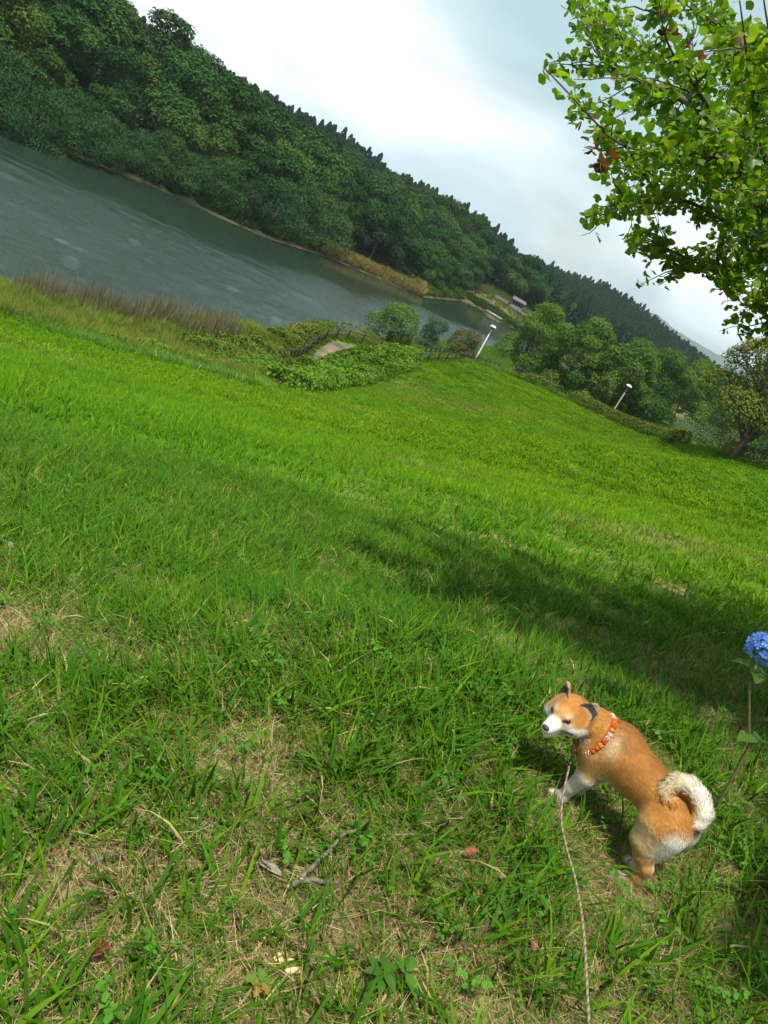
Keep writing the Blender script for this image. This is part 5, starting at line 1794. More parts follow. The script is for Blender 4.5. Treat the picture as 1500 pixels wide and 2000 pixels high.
# ------------------------------------------------------------------ hydrangea at the edge of the picture
def build_hydrangea():
    r = np.random.default_rng(55)
    fc = at(1497, 1272, 2.95)
    gx, gy = fc[0] + 0.10, fc[1] + 0.02
    gz = float(ground_z(gx, gy))
    root = bpy.data.objects.new('hydrangea', None); COL.objects.link(root)
    root.location = (gx, gy, gz)
    tag(root, 'blue mophead hydrangea bending into the lawn on a thin stem', 'hydrangea')
    org = np.array([gx, gy, gz])
    m_pet = leaf_mat('hydrangea_petal', trans=0.25, rough=0.6, noise=0.0, spec=0.2)
    m_leaf = leaf_mat('hydrangea_leaf', trans=0.3, rough=0.5, noise=0.0, spec=0.3)
    m_stem = noise_mat('hydrangea_stem', (0.10, 0.09, 0.035), (0.16, 0.13, 0.06), 20, 0.7, 0.2)
    c = fc - org

    def head(c, R, name='flower_head'):
        h = MB()
        for k in range(150):
            v = r.normal(size=3); v /= np.linalg.norm(v)
            if v[2] < -0.55:
                v[2] *= -1
            o = c + v * R * np.array([1, 1, 0.82]) * r.uniform(0.93, 1.05)
            a1 = np.cross(v, r.normal(size=3)); a1 /= np.linalg.norm(a1); a2 = np.cross(v, a1)
            s = 0.0125 * r.uniform(0.85, 1.2)
            base = np.array([(0.085, 0.20, 0.66), (0.11, 0.26, 0.72), (0.16, 0.32, 0.76), (0.10, 0.17, 0.58)])[r.integers(0, 4)] * r.uniform(0.9, 1.1)
            for j in range(4):
                b = j * pi / 2
                e1 = a1 * cos(b) + a2 * sin(b); e2 = -a1 * sin(b) + a2 * cos(b)
                V = [o, o + e1 * s * 0.75 + e2 * s * 0.45 + v * 0.001, o + e1 * s * 1.05 + v * 0.0025, o + e1 * s * 0.75 - e2 * s * 0.45 + v * 0.001]
                h.put(V, [np.array([[0, 1, 2, 3]])], base)
        add(name, h.mesh('hydrangea_head', [m_pet], shade=False), root)
    head(c, 0.072)
    st = MB()
    foot = np.array([0.16, 0.0, -0.02])
    P = np.array([foot, [0.13, 0, 0.18], [0.085, 0, 0.40], c * 0.9 + np.array([0.01, 0, -0.05]), c + np.array([0, 0, -0.05])])
    st.tube(P, [0.006, 0.0055, 0.005, 0.0045, 0.004], 7)
    add('stem', st.mesh('hydrangea_stem', [m_stem]), root)

    def big_leaf(p, d, L, droop):
        d = np.array(d, float); d /= np.linalg.norm(d)
        s = np.cross(d, (0, 0, 1)); s /= np.linalg.norm(s)
        n = 9
        t = np.linspace(0, 1, n)
        w = L * 0.36 * np.sin(np.pi * np.clip(t, 0, 1) ** 0.85) ** 0.8
        mid = p + d[None] * (t * L)[:, None] + np.array([0, 0, 1.0]) * (-droop * L * t ** 2)[:, None]
        serr = 1 + 0.06 * np.where(np.arange(n) % 2, 1, -1)
        Lf = mid + s * (w * serr)[:, None] + np.array([0, 0, 0.12]) * w[:, None]
        Rt = mid - s * (w * serr)[:, None] + np.array([0, 0, 0.12]) * w[:, None]
        V = np.concatenate([mid, Lf, Rt])
        i = np.arange(n - 1)
        q = np.concatenate([np.stack([i, i + 1, n + i + 1, n + i], 1), np.stack([i, 2 * n + i, 2 * n + i + 1, i + 1], 1)])
        col = np.array([(0.035, 0.095, 0.010), (0.045, 0.115, 0.012), (0.06, 0.13, 0.014)])[r.integers(0, 3)]  # greens darkened to put the shade at this spot into the leaf colour
        add('leaf', mesh_data('hydrangea_leaf', V, [q], np.tile(col, (len(V), 1)), [m_leaf]), root)
    b = c + np.array([0.01, 0, -0.075])
    for a, L in ((2.9, 0.085), (0.2, 0.09), (4.6, 0.08), (1.4, 0.08)):
        big_leaf(b, (cos(a), sin(a), 0.15), L, 0.45)
    for z, k in ((0.44, 0),):
        for j in range(2):
            a = k * 1.4 + j * pi + 0.6
            big_leaf(np.array([0.08, 0, z]), (cos(a), sin(a), 0.25), 0.09, 0.5)


# ------------------------------------------------------------------ small things lying in the grass
def build_litter():
    r = np.random.default_rng(66)
    m_stick = noise_mat('stick_bark', (0.09, 0.075, 0.055), (0.20, 0.175, 0.135), 60, 0.85, 0.5, stretch=(1, 1, 1))
    m_end = noise_mat('stick_cut', (0.45, 0.38, 0.26), (0.55, 0.48, 0.34), 90, 0.8, 0.1)

    def ground_px(px, py, lift):
        p = drape(px, py, 0.5, 12)
        p[2] = float(ground_z(p[0], p[1])) + lift
        return p

    def stick(pts, rads, label, name='stick'):
        root = bpy.data.objects.new(name, None); COL.objects.link(root)
        P0 = ground_px(*pts[0][0][:2], 0)
        root.location = P0
        tag(root, label, 'stick')
        for L, R in zip(pts, rads):
            Q = np.array([ground_px(x, y, h) for x, y, h in L]) - P0
            s = np.linspace(0, 1, len(Q)); u = np.linspace(0, 1, 14)
            W = np.stack([np.interp(u, s, Q[:, a]) for a in range(3)], 1) + r.normal(size=(14, 3)) * 0.0018
            mb = MB()
            rr = np.interp(u, [0, 1], R) * (1 + 0.12 * np.sin(u * 19))
            mb.tube(W, rr, 9)
            add('twig', mb.mesh('stick_twig', [m_stick]), root)
            mb = MB(); d = (W[0] - W[1]) / np.linalg.norm(W[0] - W[1])
            mb.tube(np.array([W[0] - d * 0.004, W[0] + d * 0.0012]), rr[0] * 0.9, 9)
            add('cut_end', mb.mesh('stick_end', [m_end]), root)
    stick([[(552, 1748, 0.030), (580, 1738, 0.032), (620, 1736, 0.03), (652, 1738, 0.022)], [(578, 1736, 0.034), (610, 1700, 0.045), (650, 1664, 0.052), (690, 1636, 0.05)]], [(0.0068, 0.005), (0.0062, 0.0036)],
          'forked grey-brown stick lying in the thin grass')
    stick([[(170, 1700, 0.02), (195, 1690, 0.024), (228, 1676, 0.02)]], [(0.006, 0.004)], 'short grey stick half buried in grass')

    def flat_leaf(name, px, py, L, Wd, az, pitch, col, label, cat, curl=0.5, lift=0.03, rough=0.6):
        p = ground_px(px, py, lift)
        n = 9
        t = np.linspace(0, 1, n)
        w = Wd * 0.5 * np.sin(pi * np.clip(t * 0.96 + 0.02, 0, 1)) ** 0.7
        rows = []
        for s in np.linspace(-1, 1, 5):
            rows.append(np.stack([t * L - L / 2, s * w, curl * w * s * s + 0.08 * L * np.sin(t * 2.5)], 1))
        V = np.concatenate(rows)
        i = (np.arange(4)[:, None] * n + np.arange(n - 1)[None]).ravel()
        q = np.stack([i, i + 1, i + n + 1, i + n], 1)
        c_, s_ = cos(pitch), sin(pitch)
        V = V @ np.array([[c_, 0, s_], [0, 1, 0], [-s_, 0, c_]])
        c_, s_ = cos(az), sin(az)
        V = V @ np.array([[c_, s_, 0], [-s_, c_, 0], [0, 0, 1]])
        m = noise_mat(name + '_mat', np.array(col) * 0.7, np.array(col) * 1.2, 90, rough, 0.3)
        o = add(name, mesh_data(name, V, [q], None, [m]), None, p, label, cat)
        md = o.modifiers.new('thickness', 'SOLIDIFY'); md.thickness = 0.0008
        # midrib
        mb = MB(); mb.tube(rows[2] @ np.array([[cos(pitch), 0, sin(pitch)], [0, 1, 0], [-sin(pitch), 0, cos(pitch)]]) @ np.array([[cos(az), sin(az), 0], [-sin(az), cos(az), 0], [0, 0, 1]]), 0.0009, 5)
        add('midrib', mb.mesh('leaf_midrib', [m]), o)
        return o
    flat_leaf('fallen_leaf', 175, 1889, 0.068, 0.026, 1.15, -0.35, (0.17, 0.055, 0.02), 'curled red-brown dead leaf standing in the grass near pale thatch', 'leaf', 0.7, 0.045)
    flat_leaf('fallen_leaf', 325, 1950, 0.05, 0.026, 2.6, 0.1, (0.15, 0.06, 0.03), 'dark brown shrivelled leaf lying in straw below the red-brown leaf', 'leaf', 0.8, 0.022)
    flat_leaf('fallen_leaf', 902, 1690, 0.05, 0.024, 0.4, 0.5, (0.22, 0.07, 0.03), 'small rusty leaf upright in the grass beside the rope lead', 'leaf', 0.6, 0.05)
    flat_leaf('fallen_leaf', 1025, 1860, 0.042, 0.022, 1.8, 0.2, (0.20, 0.075, 0.035), 'small brown leaf in the grass close to the rope lead', 'leaf', 0.6, 0.035)
    flat_leaf('bark_chip', 520, 1713, 0.07, 0.026, -0.1, 0.05, (0.22, 0.20, 0.16), 'flat grey bark chip lying beside the forked stick', 'bark chip', 0.15, 0.026)
    # pale yellow mushroom scraps
    m_y = noise_mat('mushroom', (0.62, 0.42, 0.14), (0.80, 0.62, 0.30), 70, 0.7, 0.3)
    for k, (px, py, s, lab) in enumerate(((562, 1902, 0.017, 'larger lobed pale yellow mushroom cap in the straw'), (536, 1884, 0.011, 'small pale yellow mushroom cap beside the larger lobed one'))):
        p = ground_px(px, py, 0.02)
        nu, nv = 14, 6
        V = []
        for j in range(nv):
            ph = j / (nv - 1) * pi * 0.5
            for i in range(nu):
                th = i / nu * 2 * pi
                R = s * np.sin(ph) * (1 + 0.22 * np.cos(3 * th + k) * np.sin(ph))
                V.append((R * cos(th), R * sin(th), s * 0.45 * np.cos(ph)))
        i = np.arange(nu)[None]; j = np.arange(nv - 1)[:, None]
        q = np.stack([j * nu + i, (j + 1) * nu + i, (j + 1) * nu + (i + 1) % nu, j * nu + (i + 1) % nu], -1).reshape(-1, 4)
        o = add('mushroom', mesh_data('mushroom_cap', V, [q], None, [m_y]), None, p, lab, 'mushroom')
        mb = MB(); mb.tube([[0, 0, -0.035], [0, 0, 0.006]], [0.004, 0.003], 7); add('stem', mb.mesh('mushroom_stem', [m_y]), o)
    # bleached stones
    m_st = noise_mat('pale_stone', (0.18, 0.17, 0.15), (0.28, 0.265, 0.24), 30, 0.85, 0.4)
    for k, (px, py, s, lab) in enumerate(((16, 1072, 0.034, 'pale rounded stone in the grass at the edge of the slope'), (424, 1472, 0.018, 'small bleached stone chip in the thin dry turf'))):
        p = ground_px(px, py, s * 0.45)
        ph, th = np.meshgrid(np.linspace(0, pi, 9), np.linspace(0, 2 * pi, 14, endpoint=False), indexing='ij')
        U = np.stack([np.sin(ph) * np.cos(th), np.sin(ph) * np.sin(th) * 0.75, np.cos(ph) * 0.6], -1).reshape(-1, 3)
        U *= (1 + 0.25 * (fbm(U[:, 0] * 2 + 9, U[:, 1] * 2 + U[:, 2] * 3, 1.0, 5 + k, 3) - 0.5))[:, None]
        i = np.arange(8)[:, None] * 14; j = np.arange(14)[None]
        q = np.stack([i + j, i + 14 + j, i + 14 + (j + 1) % 14, i + (j + 1) % 14], -1).reshape(-1, 4)
        add('stone', mesh_data('stone', U * s, [q], None, [m_st]), None, p, lab, 'stone')
    # broad-leaved seedlings
    m_w = leaf_mat('seedling_leaf', trans=0.35, rough=0.45, noise=0.0)

    def seedling(px, py, n, L, cols, label, hgt=0.08, lobed=False):
        p = ground_px(px, py, 0.0)
        root = bpy.data.objects.new('seedling', None); COL.objects.link(root)
        root.location = p
        tag(root, label, 'seedling')
        mb = MB(); mb.tube([[0, 0, -0.02], [0.004, 0, hgt * 0.5], [0, 0.003, hgt]], [0.002, 0.0018, 0.0014], 5)
        add('stem', mb.mesh('seedling_stem', [m_stemg]), root)
        for k in range(n):
            a = k * 2.4 + r.normal() * 0.2
            z = hgt * (1.0 - 0.10 * (n - 1 - k) / max(n, 1) * 3)
            l = L * r.uniform(0.75, 1.1)
            d = np.array([cos(a), sin(a), 0.25]); s = np.array([-sin(a), cos(a), 0])
            m = 9; t = np.linspace(0, 1, m)
            w = l * 0.24 * np.sin(pi * t ** 0.8) ** 0.8
            if lobed:
                w = w * (1 + 0.45 * np.sin(t * 3 * 2 * pi)) * 1.2
            mid = np.array([0, 0, z]) + d * (t * l)[:, None] - np.array([0, 0, 0.35]) * (l * t ** 2)[:, None]
            V = np.concatenate([mid, mid + s * w[:, None] + np.array([0, 0, 0.2]) * w[:, None], mid - s * w[:, None] + np.array([0, 0, 0.2]) * w[:, None]])
            i = np.arange(m - 1)
            q = np.concatenate([np.stack([i, i + 1, m + i + 1, m + i], 1), np.stack([i, 2 * m + i, 2 * m + i + 1, i + 1], 1)])
            add('leaf', mesh_data('seedling_leaf', V, [q], np.tile(np.array(cols[k % len(cols)]) * r.uniform(0.85, 1.15), (len(V), 1)), [m_w]), root)
    m_stemg = noise_mat('seedling_stem', (0.07, 0.12, 0.02), (0.12, 0.16, 0.04), 40, 0.6, 0.1)
    seedling(492, 1948, 7, 0.036, [(0.10, 0.19, 0.02), (0.15, 0.20, 0.025), (0.22, 0.16, 0.03)], 'lobed yellow-green seedling with a reddish young leaf in the straw', 0.05, True)
    seedling(722, 1935, 7, 0.058, [(0.05, 0.135, 0.012), (0.06, 0.155, 0.014)], 'broad-leaved bright green weed among long grass blades', 0.07)
    seedling(770, 1930, 4, 0.055, [(0.075, 0.20, 0.02), (0.09, 0.22, 0.025)], 'smaller smooth-leaved green weed growing next to the broad-leaved one', 0.06)
    seedling(1270, 1452, 9, 0.040, [(0.10, 0.23, 0.02), (0.13, 0.25, 0.025)], 'little bright green weed behind the back of the dog', 0.07, True)
    seedling(1298, 1470, 5, 0.034, [(0.12, 0.25, 0.02)], 'tiny yellow-green weed beside the tail of the dog', 0.05)
    seedling(1495, 1440, 6, 0.10, [(0.045, 0.12, 0.014), (0.06, 0.14, 0.016)], 'dark broad-leaved weed in the shade below the hydrangea', 0.10)


# ------------------------------------------------------------------ summer haze
def build_haze():
    m = bpy.data.materials.new('haze_air')
    m.use_nodes = True
    nt = m.node_tree; nt.nodes.clear()
    out = nt.nodes.new('ShaderNodeOutputMaterial')
    v = nt.nodes.new('ShaderNodeVolumePrincipled')
    v.inputs['Color'].default_value = (0.80, 0.90, 1.0, 1)
    v.inputs['Density'].default_value = HAZE
    v.inputs['Density Attribute'].default_value = ''
    v.inputs['Anisotropy'].default_value = 0.2
    nt.links.new(v.outputs[0], out.inputs['Volume'])
    mb = MB()
    mb.box((0, 2000, 60), (16000, 14000, 140))
    o = add('haze', mb.mesh('haze', [m], shade=False), kind='stuff')
    tag(o, 'thin blue summer haze over the lake and hills', 'haze')
    return o


HAZE = 0.00013
# ------------------------------------------------------------------ the dog
HEAD_C = np.array([0.326, 0.128, 0.296])
HEAD_S = 1.03
HEAD_YAW, HEAD_PITCH, HEAD_ROLL = 1.73, 0.20, 0.10


def surface_nets(D, org, h):
    s = D < 0
    nx, ny, nz = D.shape
    cs = [(i, j, k) for i in (0, 1) for j in (0, 1) for k in (0, 1)]
    cnt = np.zeros((nx - 1, ny - 1, nz - 1), np.int8)
    for (i, j, k) in cs:
        cnt += s[i:nx - 1 + i, j:ny - 1 + j, k:nz - 1 + k]
    act = np.argwhere((cnt > 0) & (cnt < 8))
    vid = -np.ones(cnt.shape, np.int64)
    vid[tuple(act.T)] = np.arange(len(act))
    acc = np.zeros((len(act), 3)); num = np.zeros(len(act))
    for c in cs:
        for ax in range(3):
            if c[ax]:
                continue
            e = list(c); e[ax] = 1
            a = act + np.array(c); b = act + np.array(e)
            da = D[tuple(a.T)]; db = D[tuple(b.T)]
            x = (da < 0) != (db < 0)
            t = np.where(x, da / np.where(x, da - db, 1), 0)
            acc += np.where(x[:, None], a + (b - a) * t[:, None], 0)
            num += x
    V = acc / num[:, None] * h + org
    Q = []
    for ax in range(3):
        o1, o2 = [(1, 2), (2, 0), (0, 1)][ax]
        lo = [slice(None)] * 3; hi = [slice(None)] * 3
        lo[ax] = slice(0, -1); hi[ax] = slice(1, None)
        e = np.argwhere(s[tuple(lo)] != s[tuple(hi)])
        e = e[(e[:, o1] > 0) & (e[:, o2] > 0) & (e[:, o1] < D.shape[o1] - 1) & (e[:, o2] < D.shape[o2] - 1)]
        flip = s[tuple(e.T)]
        u1 = np.zeros(3, int); u1[o1] = 1
        u2 = np.zeros(3, int); u2[o2] = 1
        q = np.stack([vid[tuple((e - u1 - u2).T)], vid[tuple((e - u2).T)], vid[tuple(e.T)], vid[tuple((e - u1).T)]], 1)
        q[~flip] = q[~flip][:, ::-1]
        Q.append(q)
    return V, np.concatenate(Q)


def d_ell(P, c, r):
    q = P - np.asarray(c, np.float32); r = np.asarray(r, np.float32)
    k0 = np.linalg.norm(q / r, axis=-1); k1 = np.linalg.norm(q / (r * r), axis=-1) + 1e-6
    return k0 * (k0 - 1) / k1


def d_cone(P, a, b, ra, rb):
    a = np.asarray(a, np.float32); b = np.asarray(b, np.float32)
    ab = b - a
    t = np.clip(((P - a) @ ab) / (ab @ ab), 0, 1)
    return np.linalg.norm(P - a - t[..., None] * ab, axis=-1) - (ra + (rb - ra) * t)


def smin(a, b, k):
    h = np.clip(0.5 + 0.5 * (b - a) / k, 0, 1)
    return b + (a - b) * h - k * h * (1 - h)


def head_frame():
    y, p, r = HEAD_YAW, HEAD_PITCH, HEAD_ROLL
    f = np.array([cos(y) * cos(p), sin(y) * cos(p), -sin(p)])
    l0 = np.array([-sin(y), cos(y), 0]); u0 = np.cross(f, l0)
    return f, l0 * cos(r) + u0 * sin(r), -l0 * sin(r) + u0 * cos(r)


HFW, HLF, HUP = head_frame()
HM = np.stack([HFW, HLF, HUP], 1)          # head -> dog


def hp(f, l, u):
    return HEAD_C + HEAD_S * (HFW * f + HLF * l + HUP * u)


TAIL = np.array([(-0.120, 0, 0.262), (-0.150, 0, 0.296), (-0.146, -0.004, 0.338), (-0.112, -0.002, 0.370), (-0.068, 0.006, 0.380),
                 (-0.034, 0.020, 0.364), (-0.026, 0.036, 0.330), (-0.042, 0.048, 0.304), (-0.062, 0.052, 0.306)])
TAIL = TAIL[1] + (TAIL - TAIL[1]) * 0.88
TAIL_R = [0.92 * v for v in (0.024, 0.025, 0.027, 0.029, 0.030, 0.029, 0.027, 0.024, 0.017)]
LEGS = {
    'fl': [(0.200, 0.056, 0.225, .050), (0.176, 0.062, 0.155, .033), (0.192, 0.060, 0.075, .0215), (0.198, 0.060, 0.028, .0195), (0.218, 0.058, 0.014, .017)],
    'fr': [(0.200, -0.056, 0.225, .050), (0.182, -0.060, 0.155, .033), (0.202, -0.050, 0.075, .0215), (0.208, -0.048, 0.028, .0195), (0.228, -0.046, 0.014, .017)],
    'hl': [(-0.085, 0.050, 0.215, .062), (-0.088, 0.064, 0.160, .042), (-0.112, 0.063, 0.118, .030), (-0.140, 0.060, 0.092, .0225), (-0.140, 0.060, 0.045, .0185), (-0.134, 0.060, 0.020, .018), (-0.112, 0.060, 0.013, .016)],
    'hr': [(-0.085, -0.050, 0.215, .062), (-0.070, -0.060, 0.160, .042), (-0.080, -0.054, 0.118, .031), (-0.112, -0.040, 0.092, .0225), (-0.106, -0.034, 0.045, .0185), (-0.098, -0.030, 0.020, .018), (-0.076, -0.028, 0.013, .016)],
}


def dog_fields(P):
    """distance to each body region"""
    R = {}
    t = d_ell(P, (0.185, 0, 0.262), (0.088, 0.073, 0.093))
    for c, r in (((0.11, 0, 0.262), (0.12, 0.075, 0.086)), ((0.02, -0.004, 0.272), (0.12, 0.065, 0.068)), ((-0.065, 0, 0.262), (0.095, 0.072, 0.073)),
                 ((0.165, 0, 0.318), (0.055, 0.040, 0.044))):
        t = smin(t, d_ell(P, c, r), 0.045)
    for s in (1, -1):
        t = smin(t, d_ell(P, (0.188, 0.048 * s, 0.240), (0.050, 0.038, 0.078)), 0.03)
        t = smin(t, d_ell(P, (-0.125, 0.030 * s, 0.238), (0.046, 0.040, 0.050)), 0.03)
    R['torso'] = t
    n = d_cone(P, (0.205, 0.0, 0.272), (0.262, 0.034, 0.290), 0.070, 0.056)
    n = smin(n, d_cone(P, (0.262, 0.034, 0.290), hp(-0.022, 0, -0.002), 0.056, 0.054), 0.03)
    R['neck'] = n
    Hq = ((P - HEAD_C) @ HM) / HEAD_S
    hd = d_ell(Hq, (-0.004, 0, 0.004), (0.062, 0.056, 0.052))
    for s in (1, -1):
        hd = smin(hd, d_ell(Hq, (0.004, 0.036 * s, -0.020), (0.046, 0.038, 0.036)), 0.02)
    hd = smin(hd, d_cone(Hq, (0.040, 0, -0.008), (0.108, 0, -0.017), 0.034, 0.0205), 0.022)
    hd = smin(hd, d_ell(Hq, (0.040, 0, 0.020), (0.030, 0.030, 0.022)), 0.02)
    jaw = d_cone(Hq, (0.02, 0, -0.040), (0.092, 0, -0.047), 0.025, 0.0145)
    hd = smin(hd, jaw, 0.008)
    # open mouth slit between muzzle and jaw
    slit = d_ell(Hq, (0.090, 0, -0.0345), (0.040, 0.040, 0.0042))
    hd = np.maximum(hd, -slit)
    R['head'] = hd * HEAD_S
    for s, nm in ((1, 'earl'), (-1, 'earr')):
        a = np.array([-0.014, 0.040 * s, 0.030]); tip = np.array([-0.022, 0.058 * s, 0.082])
        if s > 0:
            tip = np.array([-0.040, 0.066, 0.070])
        ax = tip - a; Ln = np.linalg.norm(ax); ax = ax / Ln
        fd = np.array([0.82, 0.42 * s, 0.30]); fd = fd - ax * (fd @ ax); fd /= np.linalg.norm(fd)   # the open side
        sd_ = np.cross(ax, fd)
        q = Hq - a
        u = (q @ ax) / Ln; v = q @ sd_; w = q @ fd
        half = 0.031 * np.clip(1 - u, 0, 1.3) ** 0.6 + 0.004
        cup = 0.45 * (v ** 2) / 0.03                      # edges curl forward
        slab = np.abs(w - cup + 0.004) - 0.0058
        e = np.maximum(np.maximum(np.abs(v) - half, slab), np.maximum(u - 1.0, -0.25 - u) * Ln)
        R[nm] = e * HEAD_S
        R[nm + '_w'] = w - cup + 0.004
        R[nm + '_u'] = u
    tl = None
    for i in range(len(TAIL) - 1):
        d = d_cone(P, TAIL[i], TAIL[i + 1], TAIL_R[i], TAIL_R[i + 1])
        tl = d if tl is None else np.minimum(tl, d)
    R['tail'] = tl
    for k, L in LEGS.items():
        d = None
        for i in range(len(L) - 1):
            e = d_cone(P, L[i][:3], L[i + 1][:3], L[i][3], L[i + 1][3])
            d = e if d is None else smin(d, e, 0.012)
        if k[0] == 'h':
            sgn = 1 if k[1] == 'l' else -1
            d = smin(d, d_ell(P, (-0.106, 0.050 * sgn, 0.205), (0.062, 0.036, 0.078)), 0.03)
        # toes
        T = np.array(L[-1][:3])
        for dy in (-0.012, 0.0, 0.012):
            d = smin(d, d_ell(P, T + np.array([0.012, dy, -0.004]), (0.017, 0.0075, 0.0105)), 0.006)
        R[k] = d
    return R


def dog_total(R):
    d = smin(R['torso'], R['neck'], 0.03)
    for k in ('fl', 'fr', 'hl', 'hr'):
        d = smin(d, R[k], 0.028)
    h = R['head']
    for k in ('earl', 'earr'):
        h = smin(h, R[k], 0.012)
    d = smin(d, h, 0.022)
    d = smin(d, R['tail'], 0.010)
    return d


DOG_ORANGE = np.array([0.400, 0.172, 0.034])
DOG_DEEP = np.array([0.275, 0.100, 0.018])
DOG_TAN = np.array([0.500, 0.275, 0.085])
DOG_CREAM = np.array([0.690, 0.540, 0.310])
DOG_WHITE = np.array([0.690, 0.655, 0.570])
DOG_DARK = np.array([0.030, 0.022, 0.020])


def mixc(a, b, t):
    t = np.clip(t, 0, 1)[:, None]
    return a * (1 - t) + b * t


def dog_colour(P, Nn, R):
    x, y, z = P.T
    n = len(P)
    ay = np.abs(y)
    # torso: deep red along the spine, orange flanks, cream belly
    C = np.tile(DOG_ORANGE, (n, 1))
    C = mixc(C, DOG_DEEP[None], smooth(0.305, 0.345, z) * 0.65)
    C = mixc(C, (0.5 * DOG_TAN + 0.5 * DOG_ORANGE)[None], smooth(0.275, 0.235, z) * 0.8)
    C = mixc(C, DOG_TAN[None], smooth(0.235, 0.205, z) * 0.8)
    C = mixc(C, DOG_WHITE[None], smooth(0.208, 0.180, z))
    # pale saddle mark behind the shoulder
    m = np.exp(-(((x - 0.165 - 0.25 * (z - 0.30)) / 0.028) ** 2 + ((z - 0.305) / 0.035) ** 2)) * smooth(0.01, 0.05, ay)
    C = mixc(C, DOG_CREAM[None], m * 0.75)
    # shoulder: tan, then white forearm
    m = smooth(0.14, 0.19, x) * smooth(0.265, 0.235, z)
    C = mixc(C, DOG_TAN[None], m * 0.9)
    # chest front white
    C = mixc(C, DOG_WHITE[None], smooth(0.225, 0.25, x) * smooth(0.29, 0.25, z))
    # rump: pale thigh and white seat under the tail
    m = smooth(-0.02, -0.06, x) * smooth(0.250, 0.215, z)
    C = mixc(C, (0.6 * DOG_CREAM + 0.4 * DOG_TAN)[None], m)
    m = smooth(-0.115, -0.150, x) * smooth(0.285, 0.250, z)
    C = mixc(C, DOG_WHITE[None], m)
    m = smooth(-0.10, -0.15, x) * smooth(0.215, 0.165, z)
    C = mixc(C, DOG_WHITE[None], m)
    groups = {k: R[k] for k in ('torso', 'neck', 'head', 'tail', 'fl', 'fr', 'hl', 'hr')}
    ks = list(groups)
    lab = np.argmin(np.stack([groups[k] for k in ks]), 0)
    is_ = lambda k: lab == ks.index(k)
    # legs
    for k in ('fl', 'fr', 'hl', 'hr'):
        mk = is_(k)
        sg = 1 if k[1] == 'l' else -1
        if k[0] == 'f':
            c = mixc(np.tile(DOG_TAN, (n, 1)), DOG_WHITE[None], smooth(0.185, 0.150, z))
        else:
            outer = smooth(-0.2, 0.5, Nn[:, 1] * sg)
            c = np.tile(0.55 * DOG_CREAM + 0.45 * DOG_TAN, (n, 1))
            back = smooth(-0.02, -0.07, x + 0.085) * smooth(0.10, 0.15, z)
            c = mixc(c, DOG_WHITE[None], back)
            lower = smooth(0.165, 0.135, z) * smooth(0.025, 0.04, z) * outer
            c = mixc(c, (0.75 * DOG_ORANGE + 0.25 * DOG_TAN)[None], lower * 0.9)
            c = mixc(c, DOG_WHITE[None], 1 - smooth(-0.35, 0.1, Nn[:, 1] * sg))
        c = mixc(c, DOG_WHITE[None], smooth(0.030, 0.016, z))
        w = smooth(0.012, -0.004, R[k] - R['torso']) * smooth(0.245, 0.19, z)
        w = np.where(mk, np.maximum(w, smooth(0.24, 0.18, z)), w * 0.0)
        C = mixc(C, c, w)
    # neck
    m = is_('neck')
    q = (P - HEAD_C) @ HM
    c = mixc(np.tile(DOG_ORANGE * 1.05, (n, 1)), DOG_WHITE[None], smooth(-0.035, -0.06, q[:, 2]))
    C[m] = c[m]
    # tail: cream above, white outside towards the seat, orange tip and root
    m = is_('tail') & (R['torso'] > 0.004)
    seg = np.argmin(np.linalg.norm(P[:, None, :] - TAIL[None], axis=2), 1)
    tt = seg / (len(TAIL) - 1)
    ctr = np.array([-0.10, 0.03, 0.345])
    rad = P - ctr
    outer = np.sum(rad * Nn, 1) / (np.linalg.norm(rad, axis=1) + 1e-6)
    c = mixc(np.tile(DOG_ORANGE, (n, 1)), DOG_CREAM[None], smooth(-0.5, 0.15, outer))
    c = mixc(c, DOG_WHITE[None], smooth(0.72, 0.35, tt) * smooth(-0.4, 0.4, outer))
    c = mixc(c, DOG_TAN[None], smooth(0.8, 0.95, tt) * 0.9)
    c = mixc(c, DOG_TAN[None], smooth(0.2, 0.05, tt) * smooth(0.2, -0.3, Nn[:, 1]))
    C[m] = c[m]
    # head
    Hq = q / HEAD_S
    f, l, u = Hq.T
    al = np.abs(l)
    m = is_('head') | (np.minimum(R['earl'], R['earr']) < 0.006)
    c = np.tile(DOG_ORANGE * 1.08, (n, 1))
    c = mixc(c, DOG_DEEP[None], smooth(0.03, 0.05, u) * 0.35)
    face = smooth(0.030, 0.050, f)
    c = mixc(c, DOG_TAN[None], face * smooth(0.03, 0.0, al) * 0.7)
    cheek = smooth(0.000, -0.016, u - 0.15 * (al - 0.03)) * smooth(-0.045, -0.010, f)
    c = mixc(c, DOG_WHITE[None], cheek)
    c = mixc(c, DOG_WHITE[None], smooth(0.066, 0.084, f - 0.25 * np.clip(0.02 - al, 0, 1) * (u > -0.01)))
    brow = np.exp(-(((al - 0.022) / 0.010) ** 2 + ((u - 0.028) / 0.0075) ** 2 + ((f - 0.048) / 0.02) ** 2))
    c = mixc(c, DOG_WHITE[None], brow * 0.75)
    under = np.exp(-(((al - 0.034) / 0.012) ** 2 + ((u - 0.002) / 0.008) ** 2 + ((f - 0.045) / 0.02) ** 2))
    c = mixc(c, DOG_WHITE[None], under)
    # dark eye rims
    rim = np.exp(-(((al - 0.0275) / 0.013) ** 2 + ((u - 0.014) / 0.0088) ** 2)) * smooth(0.028, 0.04, f)
    c = mixc(c, DOG_DARK[None], smooth(0.45, 0.75, rim))
    # lips
    lip = smooth(0.0062, 0.0034, np.abs(u + 0.0335 - 0.22 * np.clip(0.075 - f, 0, 1))) * smooth(0.034, 0.044, f)
    c = mixc(c, DOG_DARK[None], lip)
